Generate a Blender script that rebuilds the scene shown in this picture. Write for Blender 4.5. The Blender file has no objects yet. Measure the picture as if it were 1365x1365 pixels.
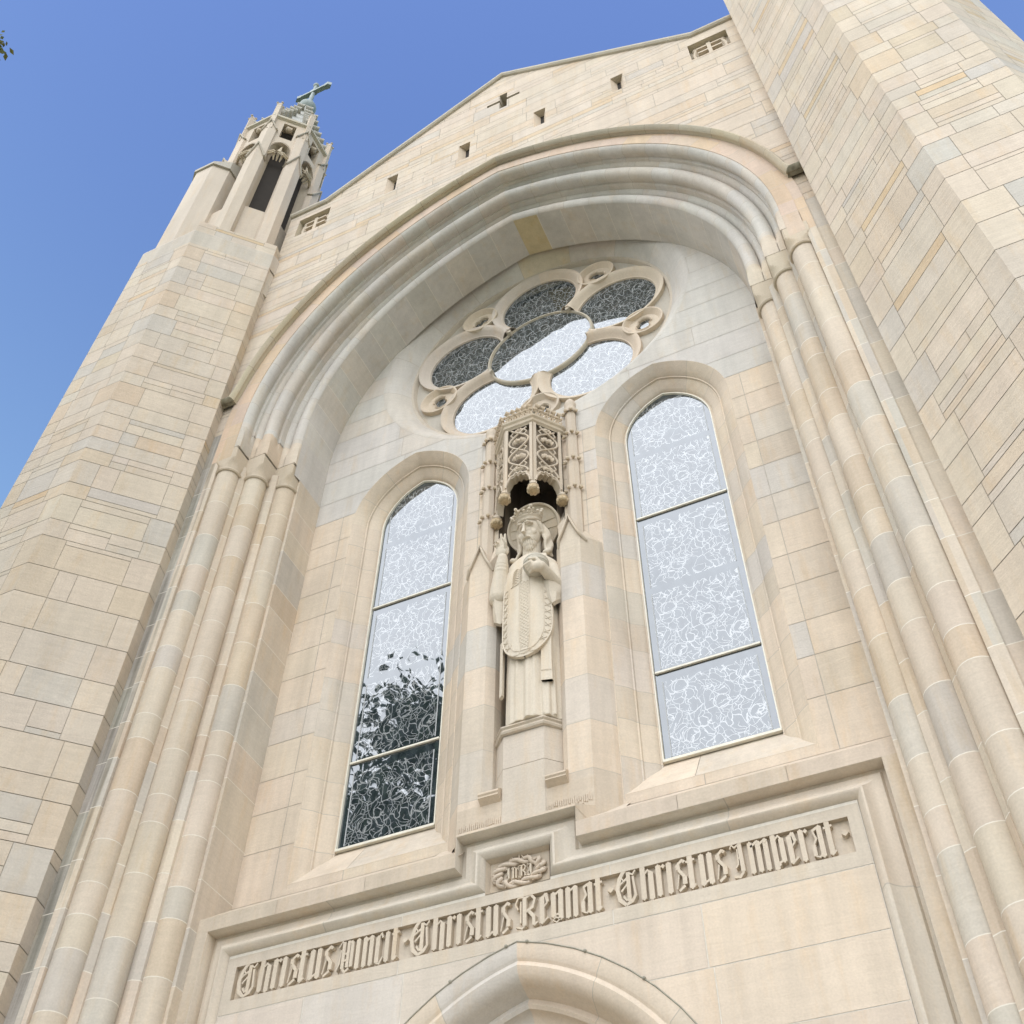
import bpy, bmesh, math, random
from mathutils import Vector, Matrix, noise
from mathutils.geometry import tessellate_polygon
R = math.radians
SC = bpy.context.scene
COL = SC.collection
# ---------------------------------------------------------------- camera
cam_d = bpy.data.cameras.new('camera'); cam = bpy.data.objects.new('camera', cam_d); COL.objects.link(cam)
def cam_axes(yaw, pitch, roll):
    f = Vector((math.sin(yaw)*math.cos(pitch), math.cos(yaw)*math.cos(pitch), math.sin(pitch)))
    r = Vector((math.cos(yaw), -math.sin(yaw), 0)); u = r.cross(f)
    return r*math.cos(roll)+u*math.sin(roll), -r*math.sin(roll)+u*math.cos(roll), f
cr, cu, cf = cam_axes(R(-25.371), R(50.385), R(0.749))
cam.matrix_world = Matrix(((cr.x, cu.x, -cf.x, 3.241), (cr.y, cu.y, -cf.y, -7.618), (cr.z, cu.z, -cf.z, -6.075), (0, 0, 0, 1)))
cam_d.sensor_width = 36; cam_d.lens = 36*1504.84/1365
cam_d.clip_start = .05; cam_d.clip_end = 2000
SC.camera = cam
# ---------------------------------------------------------------- world
SUN_EL, SUN_AZ = 48, 158          # azimuth clockwise from +y
w = bpy.data.worlds.new('World'); SC.world = w; w.use_nodes = True
nt = w.node_tree; N = nt.nodes; L = nt.links; N.clear()
out = N.new('ShaderNodeOutputWorld'); bg = N.new('ShaderNodeBackground'); bg.inputs['Strength'].default_value = .12
sky = N.new('ShaderNodeTexSky'); sky.sky_type = 'NISHITA'; sky.sun_disc = False
sky.sun_elevation = R(SUN_EL); sky.sun_rotation = R(SUN_AZ)
sky.air_density = 1.0; sky.dust_density = 1.8; sky.ozone_density = 1.2
tc = N.new('ShaderNodeTexCoord'); sep = N.new('ShaderNodeSeparateXYZ'); L.new(tc.outputs['Generated'], sep.inputs[0])
# a bank of bright white cloud fills the half of the sky that the front faces
mr = N.new('ShaderNodeMapRange'); mr.interpolation_type = 'SMOOTHSTEP'
L.new(sep.outputs['Y'], mr.inputs['Value'])
mr.inputs['From Min'].default_value = .02; mr.inputs['From Max'].default_value = -.22
no = N.new('ShaderNodeTexNoise'); no.inputs['Scale'].default_value = 2.6; no.inputs['Detail'].default_value = 7; no.inputs['Roughness'].default_value = .55
L.new(tc.outputs['Generated'], no.inputs['Vector'])
nr = N.new('ShaderNodeMapRange'); nr.interpolation_type = 'SMOOTHSTEP'
nr.inputs['From Min'].default_value = .3; nr.inputs['From Max'].default_value = .5; nr.inputs['To Min'].default_value = .72
L.new(no.outputs['Fac'], nr.inputs['Value'])
mu = N.new('ShaderNodeMath'); mu.operation = 'MULTIPLY'; L.new(mr.outputs[0], mu.inputs[0]); L.new(nr.outputs[0], mu.inputs[1])
tint = N.new('ShaderNodeMix'); tint.data_type = 'RGBA'; tint.blend_type = 'MULTIPLY'; tint.inputs[0].default_value = 1
L.new(sky.outputs[0], tint.inputs[6])
# the air pales towards the horizon
el = N.new('ShaderNodeMapRange'); el.interpolation_type = 'SMOOTHSTEP'; L.new(sep.outputs['Z'], el.inputs['Value']); el.inputs['From Min'].default_value = .55; el.inputs['From Max'].default_value = .98
ec = N.new('ShaderNodeMix'); ec.data_type = 'RGBA'; L.new(el.outputs[0], ec.inputs[0]); ec.inputs[6].default_value = (2.15, 2.38, 2.25, 1); ec.inputs[7].default_value = (1.14, 1.34, 1.84, 1)
L.new(ec.outputs[2], tint.inputs[7])
mx = N.new('ShaderNodeMix'); mx.data_type = 'RGBA'
L.new(mu.outputs[0], mx.inputs[0]); L.new(tint.outputs[2], mx.inputs[6]); 
# extra brightness added to the cloud where the window panes reflect it
vd = N.new('ShaderNodeVectorMath'); vd.operation = 'DOT_PRODUCT'; L.new(tc.outputs['Generated'], vd.inputs[0]); vd.inputs[1].default_value = (-.16, -.72, .675)
gr = N.new('ShaderNodeMapRange'); gr.interpolation_type = 'SMOOTHSTEP'; L.new(vd.outputs['Value'], gr.inputs['Value'])
gr.inputs['From Min'].default_value = .55; gr.inputs['From Max'].default_value = .97; gr.inputs['To Min'].default_value = 13; gr.inputs['To Max'].default_value = 24.5
cb = N.new('ShaderNodeVectorMath'); cb.operation = 'SCALE'; cb.inputs[0].default_value = (.955, .985, 1.05); L.new(gr.outputs[0], cb.inputs['Scale'])
L.new(cb.outputs[0], mx.inputs[7])
L.new(mx.outputs[2], bg.inputs['Color']); L.new(bg.outputs[0], out.inputs[0])
# ---------------------------------------------------------------- sun (veiled by the cloud)
sd = bpy.data.lights.new('sun', 'SUN'); sun = bpy.data.objects.new('sun', sd); COL.objects.link(sun)
sd.energy = 1.0; sd.angle = R(22); sd.color = (1, .95, .87)
sun.rotation_euler = (R(90-SUN_EL), 0, R(180-SUN_AZ+180)); sun.location = (0, -30, 30)
SC.view_settings.view_transform = 'Standard'; SC.view_settings.look = 'None'; SC.view_settings.exposure = 0.30
SC.view_settings.gamma = 1
SC.cycles.max_bounces = 6; SC.cycles.diffuse_bounces = 4; SC.cycles.glossy_bounces = 3
GZ = -7.7
rng = random.Random(7)
# ---------------------------------------------------------------- materials
def new_mat(name):
    m = bpy.data.materials.new(name); m.use_nodes = True; m.node_tree.nodes.clear(); return m, m.node_tree.nodes, m.node_tree.links
def stone(name, rough=.86, mott=.10, grain=.05, bump=.25, vein=0.0, tintc=(1, 1, 1), stain=0.0):
    m, n, l = new_mat(name)
    o = n.new('ShaderNodeOutputMaterial'); b = n.new('ShaderNodeBsdfPrincipled'); l.new(b.outputs[0], o.inputs[0])
    b.inputs['Roughness'].default_value = rough; b.inputs['Specular IOR Level'].default_value = .25
    at = n.new('ShaderNodeAttribute'); at.attribute_name = 'blk'
    g = n.new('ShaderNodeNewGeometry')
    n1 = n.new('ShaderNodeTexNoise'); n1.inputs['Scale'].default_value = 2.3; n1.inputs['Detail'].default_value = 6; n1.inputs['Roughness'].default_value = .6
    mp = n.new('ShaderNodeMapping'); mp.inputs['Scale'].default_value = (1.3, 1.3, .35); l.new(g.outputs['Position'], mp.inputs[0]); l.new(mp.outputs[0], n1.inputs['Vector'])
    n2 = n.new('ShaderNodeTexNoise'); n2.inputs['Scale'].default_value = 60; n2.inputs['Detail'].default_value = 4; l.new(g.outputs['Position'], n2.inputs['Vector'])
    # bedding veins, tilted differently per stone by warping with the stone colour
    n3 = n.new('ShaderNodeTexNoise'); n3.inputs['Scale'].default_value = 5; n3.inputs['Detail'].default_value = 5; n3.inputs['Distortion'].default_value = 1.2
    mp3 = n.new('ShaderNodeMapping'); mp3.inputs['Scale'].default_value = (.6, .6, 3.2)
    ad = n.new('ShaderNodeVectorMath'); ad.operation = 'MULTIPLY_ADD'; ad.inputs[1].default_value = (37, 41, 53)
    l.new(at.outputs['Color'], ad.inputs[0]); l.new(g.outputs['Position'], ad.inputs[2]); l.new(ad.outputs[0], mp3.inputs[0]); l.new(mp3.outputs[0], n3.inputs['Vector'])
    def rng_(src, lo, hi):
        r = n.new('ShaderNodeMapRange'); r.inputs['From Min'].default_value = .3; r.inputs['From Max'].default_value = .7
        r.inputs['To Min'].default_value = lo; r.inputs['To Max'].default_value = hi; l.new(src, r.inputs['Value']); return r.outputs[0]
    v = rng_(n1.outputs['Fac'], 1-mott, 1+mott); q = rng_(n2.outputs['Fac'], 1-grain, 1+grain); e = rng_(n3.outputs['Fac'], 1-vein, 1+vein*.6)
    m1 = n.new('ShaderNodeMath'); m1.operation = 'MULTIPLY'; l.new(v, m1.inputs[0]); l.new(q, m1.inputs[1])
    m2 = n.new('ShaderNodeMath'); m2.operation = 'MULTIPLY'; l.new(m1.outputs[0], m2.inputs[0]); l.new(e, m2.inputs[1])
    vm = n.new('ShaderNodeVectorMath'); vm.operation = 'SCALE'; l.new(at.outputs['Color'], vm.inputs[0]); l.new(m2.outputs[0], vm.inputs['Scale'])
    # warm iron-tinted patches
    n4 = n.new('ShaderNodeTexNoise'); n4.inputs['Scale'].default_value = 1.7; n4.inputs['Detail'].default_value = 8; n4.inputs['Roughness'].default_value = .7
    mp4 = n.new('ShaderNodeMapping'); mp4.inputs['Scale'].default_value = (3.5, 3.5, .5); l.new(ad.outputs[0], mp4.inputs[0]); l.new(mp4.outputs[0], n4.inputs['Vector'])
    r4 = n.new('ShaderNodeMapRange'); r4.inputs['From Min'].default_value = .52; r4.inputs['From Max'].default_value = .75; r4.inputs['To Max'].default_value = .8
    l.new(n4.outputs['Fac'], r4.inputs['Value'])
    mw = n.new('ShaderNodeMix'); mw.data_type = 'RGBA'; mw.blend_type = 'MULTIPLY'; l.new(r4.outputs[0], mw.inputs[0]); l.new(vm.outputs[0], mw.inputs[6]); mw.inputs[7].default_value = (1.0, .90, .76, 1)
    last = mw.outputs[2]
    if stain:
        # rain-washed grime streaks running down
        mps = n.new('ShaderNodeMapping'); mps.inputs['Scale'].default_value = (9, 9, .5); l.new(g.outputs['Position'], mps.inputs[0])
        ns = n.new('ShaderNodeTexNoise'); ns.inputs['Scale'].default_value = 1.5; ns.inputs['Detail'].default_value = 6; l.new(mps.outputs[0], ns.inputs['Vector'])
        rs = n.new('ShaderNodeMapRange'); rs.inputs['From Min'].default_value = .42; rs.inputs['From Max'].default_value = .66; rs.inputs['To Max'].default_value = stain
        l.new(ns.outputs['Fac'], rs.inputs['Value'])
        ms = n.new('ShaderNodeMix'); ms.data_type = 'RGBA'; ms.blend_type = 'MULTIPLY'; l.new(rs.outputs[0], ms.inputs[0]); l.new(last, ms.inputs[6]); ms.inputs[7].default_value = (.42, .42, .40, 1)
        last = ms.outputs[2]
    l.new(last, b.inputs['Base Color'])
    bp = n.new('ShaderNodeBump'); bp.inputs['Strength'].default_value = bump; bp.inputs['Distance'].default_value = .004
    l.new(n2.outputs['Fac'], bp.inputs['Height'])
    bv = n.new('ShaderNodeBump'); bv.inputs['Strength'].default_value = .25; bv.inputs['Distance'].default_value = .01; l.new(n3.outputs['Fac'], bv.inputs['Height']); l.new(bp.outputs[0], bv.inputs['Normal'])
    l.new(bv.outputs[0], b.inputs['Normal'])
    return m
M_ST = stone('limestone_ashlar', vein=.04, stain=.09)
M_TW = stone('limestone_random_ashlar', vein=.06, mott=.08, bump=.5, stain=.06)
M_CV = stone('limestone_carved', mott=.07, vein=.02, stain=.07)
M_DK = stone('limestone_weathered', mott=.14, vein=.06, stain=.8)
def plain(name, c, rough=.8, noise_s=0, metal=0, amt=.2):
    m, n, l = new_mat(name)
    o = n.new('ShaderNodeOutputMaterial'); b = n.new('ShaderNodeBsdfPrincipled'); l.new(b.outputs[0], o.inputs[0])
    b.inputs['Roughness'].default_value = rough; b.inputs['Metallic'].default_value = metal
    if noise_s:
        g = n.new('ShaderNodeNewGeometry'); t = n.new('ShaderNodeTexNoise'); t.inputs['Scale'].default_value = noise_s; t.inputs['Detail'].default_value = 6
        l.new(g.outputs['Position'], t.inputs['Vector'])
        mxn = n.new('ShaderNodeMix'); mxn.data_type = 'RGBA'; l.new(t.outputs['Fac'], mxn.inputs[0])
        mxn.inputs[6].default_value = tuple(x*(1-amt) for x in c)+(1,); mxn.inputs[7].default_value = tuple(min(1, x*(1+amt)) for x in c)+(1,)
        l.new(mxn.outputs[2], b.inputs['Base Color'])
    else: b.inputs['Base Color'].default_value = c+(1,)
    return m
M_MW = plain('pale_mortar', (.68, .63, .54), .95, 30)
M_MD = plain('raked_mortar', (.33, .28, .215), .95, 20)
M_MM = plain('buff_mortar', (.44, .39, .32), .95, 20)
M_LEAD = plain('weathered_lead', (.30, .28, .22), .7, 15, 0, .35)
M_FRAME = plain('painted_window_frame', (.72, .68, .57), .5, 12)
M_METAL = plain('weathered_copper', (.27, .31, .29), .6, 9, 0, .35)
M_DARK = plain('dark_interior', (.035, .028, .022), .95, 8)
M_WOOD = plain('door_wood', (.10, .055, .03), .6, 6)
M_PAVE = plain('concrete_paving', (.46, .42, .35), .9, 3)
M_GRASS = plain('lawn', (.06, .10, .03), .95, 8, 0, .4)
M_BARK = plain('tree_bark', (.09, .07, .05), .95, 14, 0, .4)
M_ROOF = plain('roof_slate', (.10, .10, .105), .8, 7)
def leafmat(name, c1, c2):
    m, n, l = new_mat(name)
    o = n.new('ShaderNodeOutputMaterial'); b = n.new('ShaderNodeBsdfPrincipled'); l.new(b.outputs[0], o.inputs[0])
    g = n.new('ShaderNodeNewGeometry'); mxn = n.new('ShaderNodeMix'); mxn.data_type = 'RGBA'
    l.new(g.outputs['Random Per Island'], mxn.inputs[0]); mxn.inputs[6].default_value = c1+(1,); mxn.inputs[7].default_value = c2+(1,)
    l.new(mxn.outputs[2], b.inputs['Base Color']); b.inputs['Roughness'].default_value = .6
    return m
M_LEAF = leafmat('tree_leaves', (.03, .055, .015), (.08, .12, .03))
M_LEAF2 = leafmat('yellowing_leaves', (.07, .09, .015), (.16, .15, .03))

def glass_mat():
    m, n, l = new_mat('leaded_glass_behind_glazing')
    o = n.new('ShaderNodeOutputMaterial')
    t = n.new('ShaderNodeTexCoord')
    sp = n.new('ShaderNodeSeparateXYZ'); l.new(t.outputs['Object'], sp.inputs[0])
    cm = n.new('ShaderNodeCombineXYZ'); l.new(sp.outputs['X'], cm.inputs['X']); l.new(sp.outputs['Z'], cm.inputs['Y'])
    nz = n.new('ShaderNodeTexNoise'); nz.inputs['Scale'].default_value = 3.2; nz.inputs['Detail'].default_value = 3; l.new(cm.outputs[0], nz.inputs['Vector'])
    ma = n.new('ShaderNodeVectorMath'); ma.operation = 'MULTIPLY_ADD'; ma.inputs[1].default_value = (.34, .34, 0)
    l.new(nz.outputs['Color'], ma.inputs[0]); l.new(cm.outputs[0], ma.inputs[2])
    def lines(scale, wd, vec, rnd=1.0):
        v = n.new('ShaderNodeTexVoronoi'); v.feature = 'DISTANCE_TO_EDGE'; v.voronoi_dimensions = '2D'; v.inputs['Scale'].default_value = scale; v.inputs['Randomness'].default_value = rnd
        l.new(vec, v.inputs['Vector'])
        r = n.new('ShaderNodeMapRange'); r.inputs['From Min'].default_value = wd*scale; r.inputs['From Max'].default_value = wd*scale*.45; l.new(v.outputs['Distance'], r.inputs['Value']); return r.outputs[0]
    # long elongated drapery pieces and small florid pieces
    ms = n.new('ShaderNodeMapping'); ms.inputs['Scale'].default_value = (1.45, .62, 1); l.new(ma.outputs[0], ms.inputs[0])
    a = lines(7.4, .0052, ms.outputs[0]); b = lines(17, .0036, ma.outputs[0]); c = lines(11.5, .0044, ma.outputs[0], .8)
    nm = n.new('ShaderNodeTexNoise'); nm.inputs['Scale'].default_value = 2.6; nm.inputs['Detail'].default_value = 1; l.new(cm.outputs[0], nm.inputs['Vector'])
    def step(src, a0, a1):
        r = n.new('ShaderNodeMapRange'); r.inputs['From Min'].default_value = a0; r.inputs['From Max'].default_value = a1; l.new(src, r.inputs['Value']); return r.outputs[0]
    def mul(x, y):
        q = n.new('ShaderNodeMath'); q.operation = 'MULTIPLY'
        for i, s in enumerate((x, y)):
            if isinstance(s, (int, float)): q.inputs[i].default_value = s
            else: l.new(s, q.inputs[i])
        return q.outputs[0]
    def mxm(x, y):
        q = n.new('ShaderNodeMath'); q.operation = 'MAXIMUM'; l.new(x, q.inputs[0]); l.new(y, q.inputs[1]); return q.outputs[0]
    small = mul(b, step(nm.outputs['Fac'], .50, .53)); mid = mul(c, step(nm.outputs['Fac'], .47, .44))
    came = mxm(mxm(small, mid), a)
    # rings (medallions of foliage) around jittered centres
    vr = n.new('ShaderNodeTexVoronoi'); vr.voronoi_dimensions = '2D'; vr.inputs['Scale'].default_value = 2.4; l.new(cm.outputs[0], vr.inputs['Vector'])
    sn = n.new('ShaderNodeMath'); sn.operation = 'PINGPONG'; sn.inputs[1].default_value = .09; l.new(vr.outputs['Distance'], sn.inputs[0])
    ring = n.new('ShaderNodeMapRange'); ring.inputs['From Min'].default_value = .016; ring.inputs['From Max'].default_value = .006; l.new(sn.outputs[0], ring.inputs['Value'])
    lim = step(vr.outputs['Distance'], .30, .27)
    came = mxm(came, mul(mul(ring.outputs[0], lim), .8))
    at = n.new('ShaderNodeAttribute'); at.attribute_name = 'blk'      # r = leaded area, painted in the mesh as plain margin strips
    came = mul(came, at.outputs['Fac'])
    dark = n.new('ShaderNodeBsdfDiffuse')
    vc = n.new('ShaderNodeTexVoronoi'); vc.voronoi_dimensions = '2D'; vc.inputs['Scale'].default_value = 7.5; l.new(ms.outputs[0], vc.inputs['Vector'])
    dm = n.new('ShaderNodeMix'); dm.data_type = 'RGBA'; l.new(vc.outputs['Distance'], dm.inputs[0]); dm.inputs[6].default_value = (.018, .026, .028, 1); dm.inputs[7].default_value = (.055, .07, .078, 1)
    l.new(dm.outputs[2], dark.inputs['Color'])
    cd = n.new('ShaderNodeBsdfDiffuse'); cd.inputs['Color'].default_value = (.34, .35, .35, 1)
    mixd = n.new('ShaderNodeMixShader'); l.new(came, mixd.inputs[0]); l.new(dark.outputs[0], mixd.inputs[1]); l.new(cd.outputs[0], mixd.inputs[2])
    gl = n.new('ShaderNodeBsdfGlossy'); gl.inputs['Roughness'].default_value = .012; gl.inputs['Color'].default_value = (.96, .98, 1, 1)
    nb = n.new('ShaderNodeTexNoise'); nb.inputs['Scale'].default_value = 1.5; l.new(cm.outputs[0], nb.inputs['Vector'])
    bp = n.new('ShaderNodeBump'); bp.inputs['Strength'].default_value = .16; bp.inputs['Distance'].default_value = .02; l.new(nb.outputs['Fac'], bp.inputs['Height']); l.new(bp.outputs[0], gl.inputs['Normal'])
    fr = n.new('ShaderNodeFresnel'); fr.inputs['IOR'].default_value = 2.3
    mg = n.new('ShaderNodeMixShader'); l.new(fr.outputs[0], mg.inputs[0]); l.new(mixd.outputs[0], mg.inputs[1]); l.new(gl.outputs[0], mg.inputs[2])
    l.new(mg.outputs[0], o.inputs[0])
    return m
M_GLASS = glass_mat()
# ---------------------------------------------------------------- mesh builder
CREAM = (.62, .52, .405)
def jit(c, a=.03):
    k = 1+rng.uniform(-a, a); return tuple(max(.01, x*k*(1+rng.uniform(-a, a)*.3)) for x in c)
def pal(kind='smooth'):
    r = rng.random()
    if kind == 'smooth':
        if r < .66: return jit(CREAM, .025)
        if r < .86: return jit((.57, .50, .415), .03)
        if r < .95: return jit((.57, .485, .385), .02)
        return jit((.555, .505, .44), .02)
    if kind == 'grey':
        if r < .75: return jit((.55, .515, .46), .025)
        return jit((.56, .505, .435), .025)
    if kind == 'column':
        if r < .6: return jit((.585, .50, .395), .03)
        if r < .85: return jit((.525, .475, .40), .03)
        return jit((.56, .46, .345), .03)
    if kind == 'tower':
        if r < .56: return jit((.585, .50, .395), .05)
        if r < .76: return jit((.555, .49, .405), .05)
        if r < .85: return jit((.49, .46, .41), .04)
        if r < .965: return jit((.56, .46, .34), .05)
        return jit((.57, .45, .32), .05)
    if kind == 'band':
        if r < .6: return jit((.57, .45, .35), .05)
        return jit((.58, .44, .31), .05)
class MB:
    def __init__(s): s.v = []; s.f = []; s.c = []; s.m = []
    def face(s, pts, col=CREAM, mat=0):
        b = len(s.v); s.v.extend(Vector(p) for p in pts); s.f.append(tuple(range(b, b+len(pts)))); s.c.append(col); s.m.append(mat)
    def grid(s, rows, cols=None, mats=None, close=False, fill_caps=False):
        """rows: list of equal-length point lists; cols(i,j)->colour of the cell"""
        b = len(s.v); n = len(rows[0])
        for r in rows: s.v.extend(Vector(p) for p in r)
        for i in range(len(rows)-1):
            for j in range(n if close else n-1):
                k = (j+1) % n
                s.f.append((b+i*n+j, b+i*n+k, b+(i+1)*n+k, b+(i+1)*n+j))
                s.c.append(cols(i, j) if cols else CREAM); s.m.append(mats(i, j) if mats else 0)
        if fill_caps:
            for i in (0, len(rows)-1):
                s.f.append(tuple(b+i*n+j for j in range(n))); s.c.append(cols(min(i, len(rows)-2), 0) if cols else CREAM); s.m.append(0)
    def box(s, x0, x1, y0, y1, z0, z1, col=CREAM, mat=0, bev=0.0):
        P = [(x, y, z) for z in (z0, z1) for (x, y) in ((x0, y0), (x1, y0), (x1, y1), (x0, y1))]
        b = len(s.v); s.v.extend(Vector(p) for p in P)
        for q in ((0, 1, 5, 4), (1, 2, 6, 5), (2, 3, 7, 6), (3, 0, 4, 7), (4, 5, 6, 7), (3, 2, 1, 0)):
            s.f.append(tuple(b+k for k in q)); s.c.append(col); s.m.append(mat)
    def prism(s, poly, z0, z1, col=CREAM, mat=0, top=None):
        """poly: xy points; top: optional function (x,y)->z"""
        n = len(poly); b = len(s.v)
        s.v.extend(Vector((p[0], p[1], z0)) for p in poly)
        s.v.extend(Vector((p[0], p[1], top(p) if top else z1)) for p in poly)
        for j in range(n):
            k = (j+1) % n; s.f.append((b+j, b+k, b+n+k, b+n+j)); s.c.append(col); s.m.append(mat)
        s.f.append(tuple(b+n+j for j in range(n))); s.c.append(col); s.m.append(mat)
        s.f.append(tuple(b+j for j in reversed(range(n)))); s.c.append(col); s.m.append(mat)
    def ball(s, c, r, col=CREAM, sx=1, sy=1, sz=1, seg=10, rings=6, lump=0, mat=0):
        rows = []
        for i in range(rings+1):
            th = math.pi*i/rings; row = []
            for j in range(seg):
                ph = 2*math.pi*j/seg; k = r*(1+lump*math.cos(4*ph)*math.sin(th))
                row.append((c[0]+k*sx*math.sin(th)*math.cos(ph), c[1]+k*sy*math.sin(th)*math.sin(ph), c[2]+k*sz*math.cos(th)))
            rows.append(row)
        s.grid(rows, lambda i, j: col, lambda i, j: mat, close=True)
    def tube(s, pts, rad, col=CREAM, seg=6, mat=0):
        pts = [Vector(p) for p in pts]; rows = []; n = len(pts)
        for i, p in enumerate(pts):
            t = (pts[min(i+1, n-1)]-pts[max(i-1, 0)]).normalized()
            a = Vector((0, 1, 0)) if abs(t.y) < .9 else Vector((1, 0, 0)); u = t.cross(a).normalized(); v2 = t.cross(u)
            r = rad[i] if isinstance(rad, (list, tuple)) else rad
            rows.append([p+u*r*math.cos(2*math.pi*k/seg)+v2*r*math.sin(2*math.pi*k/seg) for k in range(seg)])
        s.grid(rows, lambda i, j: col, lambda i, j: mat, close=True, fill_caps=True)
    def build(s, name, mats, parent=None, smooth=0, loc=None, label=None):
        me = bpy.data.meshes.new(name)
        off = Vector(loc) if loc else Vector((0, 0, 0))
        me.from_pydata([tuple(p-off) for p in s.v], [], s.f)
        if not isinstance(mats, (list, tuple)): mats = [mats]
        for mm in mats: me.materials.append(mm)
        me.polygons.foreach_set('material_index', s.m)
        at = me.attributes.new('blk', 'FLOAT_COLOR', 'FACE')
        buf = []
        for c in s.c: buf.extend((c[0], c[1], c[2], 1.0))
        at.data.foreach_set('color', buf)
        me.update()
        if smooth:
            for p in me.polygons: p.use_smooth = True
            me.set_sharp_from_angle(angle=R(smooth))
        o = bpy.data.objects.new(name, me); COL.objects.link(o)
        if loc: o.location = off
        if parent is not None:
            o.parent = parent; o.matrix_parent_inverse = Matrix.Translation(-parent.location)
        if label: o['label'] = label
        return o
def empty(name, loc=(0, 0, 0), parent=None):
    o = bpy.data.objects.new(name, None); COL.objects.link(o); o.location = loc; o.empty_display_size = .2
    if parent: o.parent = parent; o.matrix_parent_inverse = Matrix.Translation(-parent.location)
    return o
# ---------------------------------------------------------------- stone blocks
def clip(poly, a, b, c):
    """keep a*x+b*y<=c"""
    o = []; n = len(poly)
    for i in range(n):
        p, q = poly[i], poly[(i+1) % n]; dp = a*p[0]+b*p[1]-c; dq = a*q[0]+b*q[1]-c
        if dp <= 0: o.append(p)
        if (dp < 0 < dq) or (dq < 0 < dp):
            t = dp/(dp-dq); o.append((p[0]+(q[0]-p[0])*t, p[1]+(q[1]-p[1])*t))
    return o
def tess(outer, holes=()):
    loops = [[Vector((p[0], p[1], 0)) for p in lp] for lp in (outer, *holes)]
    flat = [p for lp in loops for p in lp]
    return [[(flat[i].x, flat[i].y) for i in t] for t in tessellate_polygon(loops)]
def plate(mb, outer, holes, y0, y1, col=CREAM, mat=0, fr=None, inner_walls=True):
    """flat shape in the xz plane, front at y0, side walls back to y1"""
    P = fr or (lambda u, v, d: (u, d, v))
    for t in tess(outer, holes): mb.face([P(u, v, y0) for u, v in t], col, mat)
    for lp in ((outer, *holes) if inner_walls else (outer,)):
        n = len(lp)
        for i in range(n):
            a, b = lp[i], lp[(i+1) % n]
            mb.face([P(a[0], a[1], y0), P(b[0], b[1], y0), P(b[0], b[1], y1), P(a[0], a[1], y1)], col, mat)
def blocks(mb, tris, cells, fr, gap=.010, dep=.006, mortar=1, edges=None, gv=None):
    """tris: region triangles (u,v); cells: (u0,u1,v0,v1,colour); fr(u,v,d)->point, d = distance out of the wall"""
    h = gap/2; g2 = (gv or gap)/2
    bb = [(min(p[0] for p in t), max(p[0] for p in t), min(p[1] for p in t), max(p[1] for p in t)) for t in tris]
    for (u0, u1, v0, v1, col) in cells:
        for t, q in zip(tris, bb):
            if q[0] >= u1 or q[1] <= u0 or q[2] >= v1 or q[3] <= v0: continue
            a0 = 0 if edges and abs(u0-edges[0]) < 1e-4 else g2; a1 = 0 if edges and abs(u1-edges[1]) < 1e-4 else g2
            p = clip(clip(clip(clip(list(t), 1, 0, u1-a1), -1, 0, -(u0+a0)), 0, 1, v1-h), 0, -1, -(v0+h))
            if len(p) > 2: mb.face([fr(u, v, 0) for u, v in p], col, 0)
    for t in tris: mb.face([fr(u, v, -dep) for u, v in t], CREAM, mortar)
def rough_bands(z0, z1, seed=3, lo=.24, hi=.46):
    r = random.Random(seed); zs = [z0]
    while zs[-1] < z1: zs.append(zs[-1]+r.choice((lo, .28, .33, .38, .42, hi)))
    return zs
QC = {}
def random_ashlar(u0, u1, bands, kind='tower', quoin=(.22, .36), seed=1, qc=None, long=False):
    r = random.Random(seed); out = []
    for i in range(len(bands)-1):
        a, b = bands[i], bands[i+1]; segs = []
        x = u0
        if quoin:
            if qc is None: ca, cb_ = pal(kind), pal(kind)
            else:
                ca, cb_ = (QC.setdefault((qc[m], round(a, 3)), pal(kind)) for m in (0, 1))
            q = r.uniform(*quoin); out.append((x, x+q, a, b, ca)); x += q; e = u1-r.uniform(*quoin); out.append((e, u1, a, b, cb_))
        else: e = u1
        thin = None
        while x < e-.02:
            L_ = min(r.uniform(.45, 1.5) if long else r.uniform(.3, .95), e-x)
            if e-(x+L_) < .16: L_ = e-x
            k = r.random()
            if k < (.30 if long else .52): out.append((x, x+L_, a, b, pal(kind)))
            else:
                if thin is None or r.random() < .4: thin = r.choice((.07, .085, .10, .12, .14)); side = r.random() < .5
                t = thin if k < .84 else (b-a)*r.uniform(.35, .6)
                if k > .93 and b-a > .3:
                    t1, t2 = a+.09, a+.2; z3 = [a, t1, t2, b]
                else: z3 = [a, a+t, b] if side else [a, b-t, b]
                for m in range(len(z3)-1):
                    zz0, zz1 = z3[m], z3[m+1]
                    if L_ > .55 and zz1-zz0 < .2 and r.random() < .3:
                        c_ = x+L_*r.uniform(.3, .7); out.append((x, c_, zz0, zz1, pal(kind))); out.append((c_, x+L_, zz0, zz1, pal(kind)))
                    else: out.append((x, x+L_, zz0, zz1, jit((.57, .42, .25), .06) if zz1-zz0 < .15 and r.random() < (.22 if long else .10) else pal(kind)))
            x += L_
    return out
def courses(u0, u1, zs, lens=(.5, 1.1), kind='smooth', seed=1, fixed=()):
    r = random.Random(seed); out = []
    for i in range(len(zs)-1):
        cuts = [u0]
        stops = sorted([f for f in fixed if u0 < f < u1]+[u1]); x = u0
        for s_ in stops:
            while s_-x > lens[1]:
                st = r.uniform(*lens)
                if s_-(x+st) < lens[0]*.5: break
                x += st; cuts.append(x)
            cuts.append(s_); x = s_
        for j in range(len(cuts)-1): out.append((cuts[j], cuts[j+1], zs[i], zs[i+1], pal(kind)))
    return out
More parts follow.
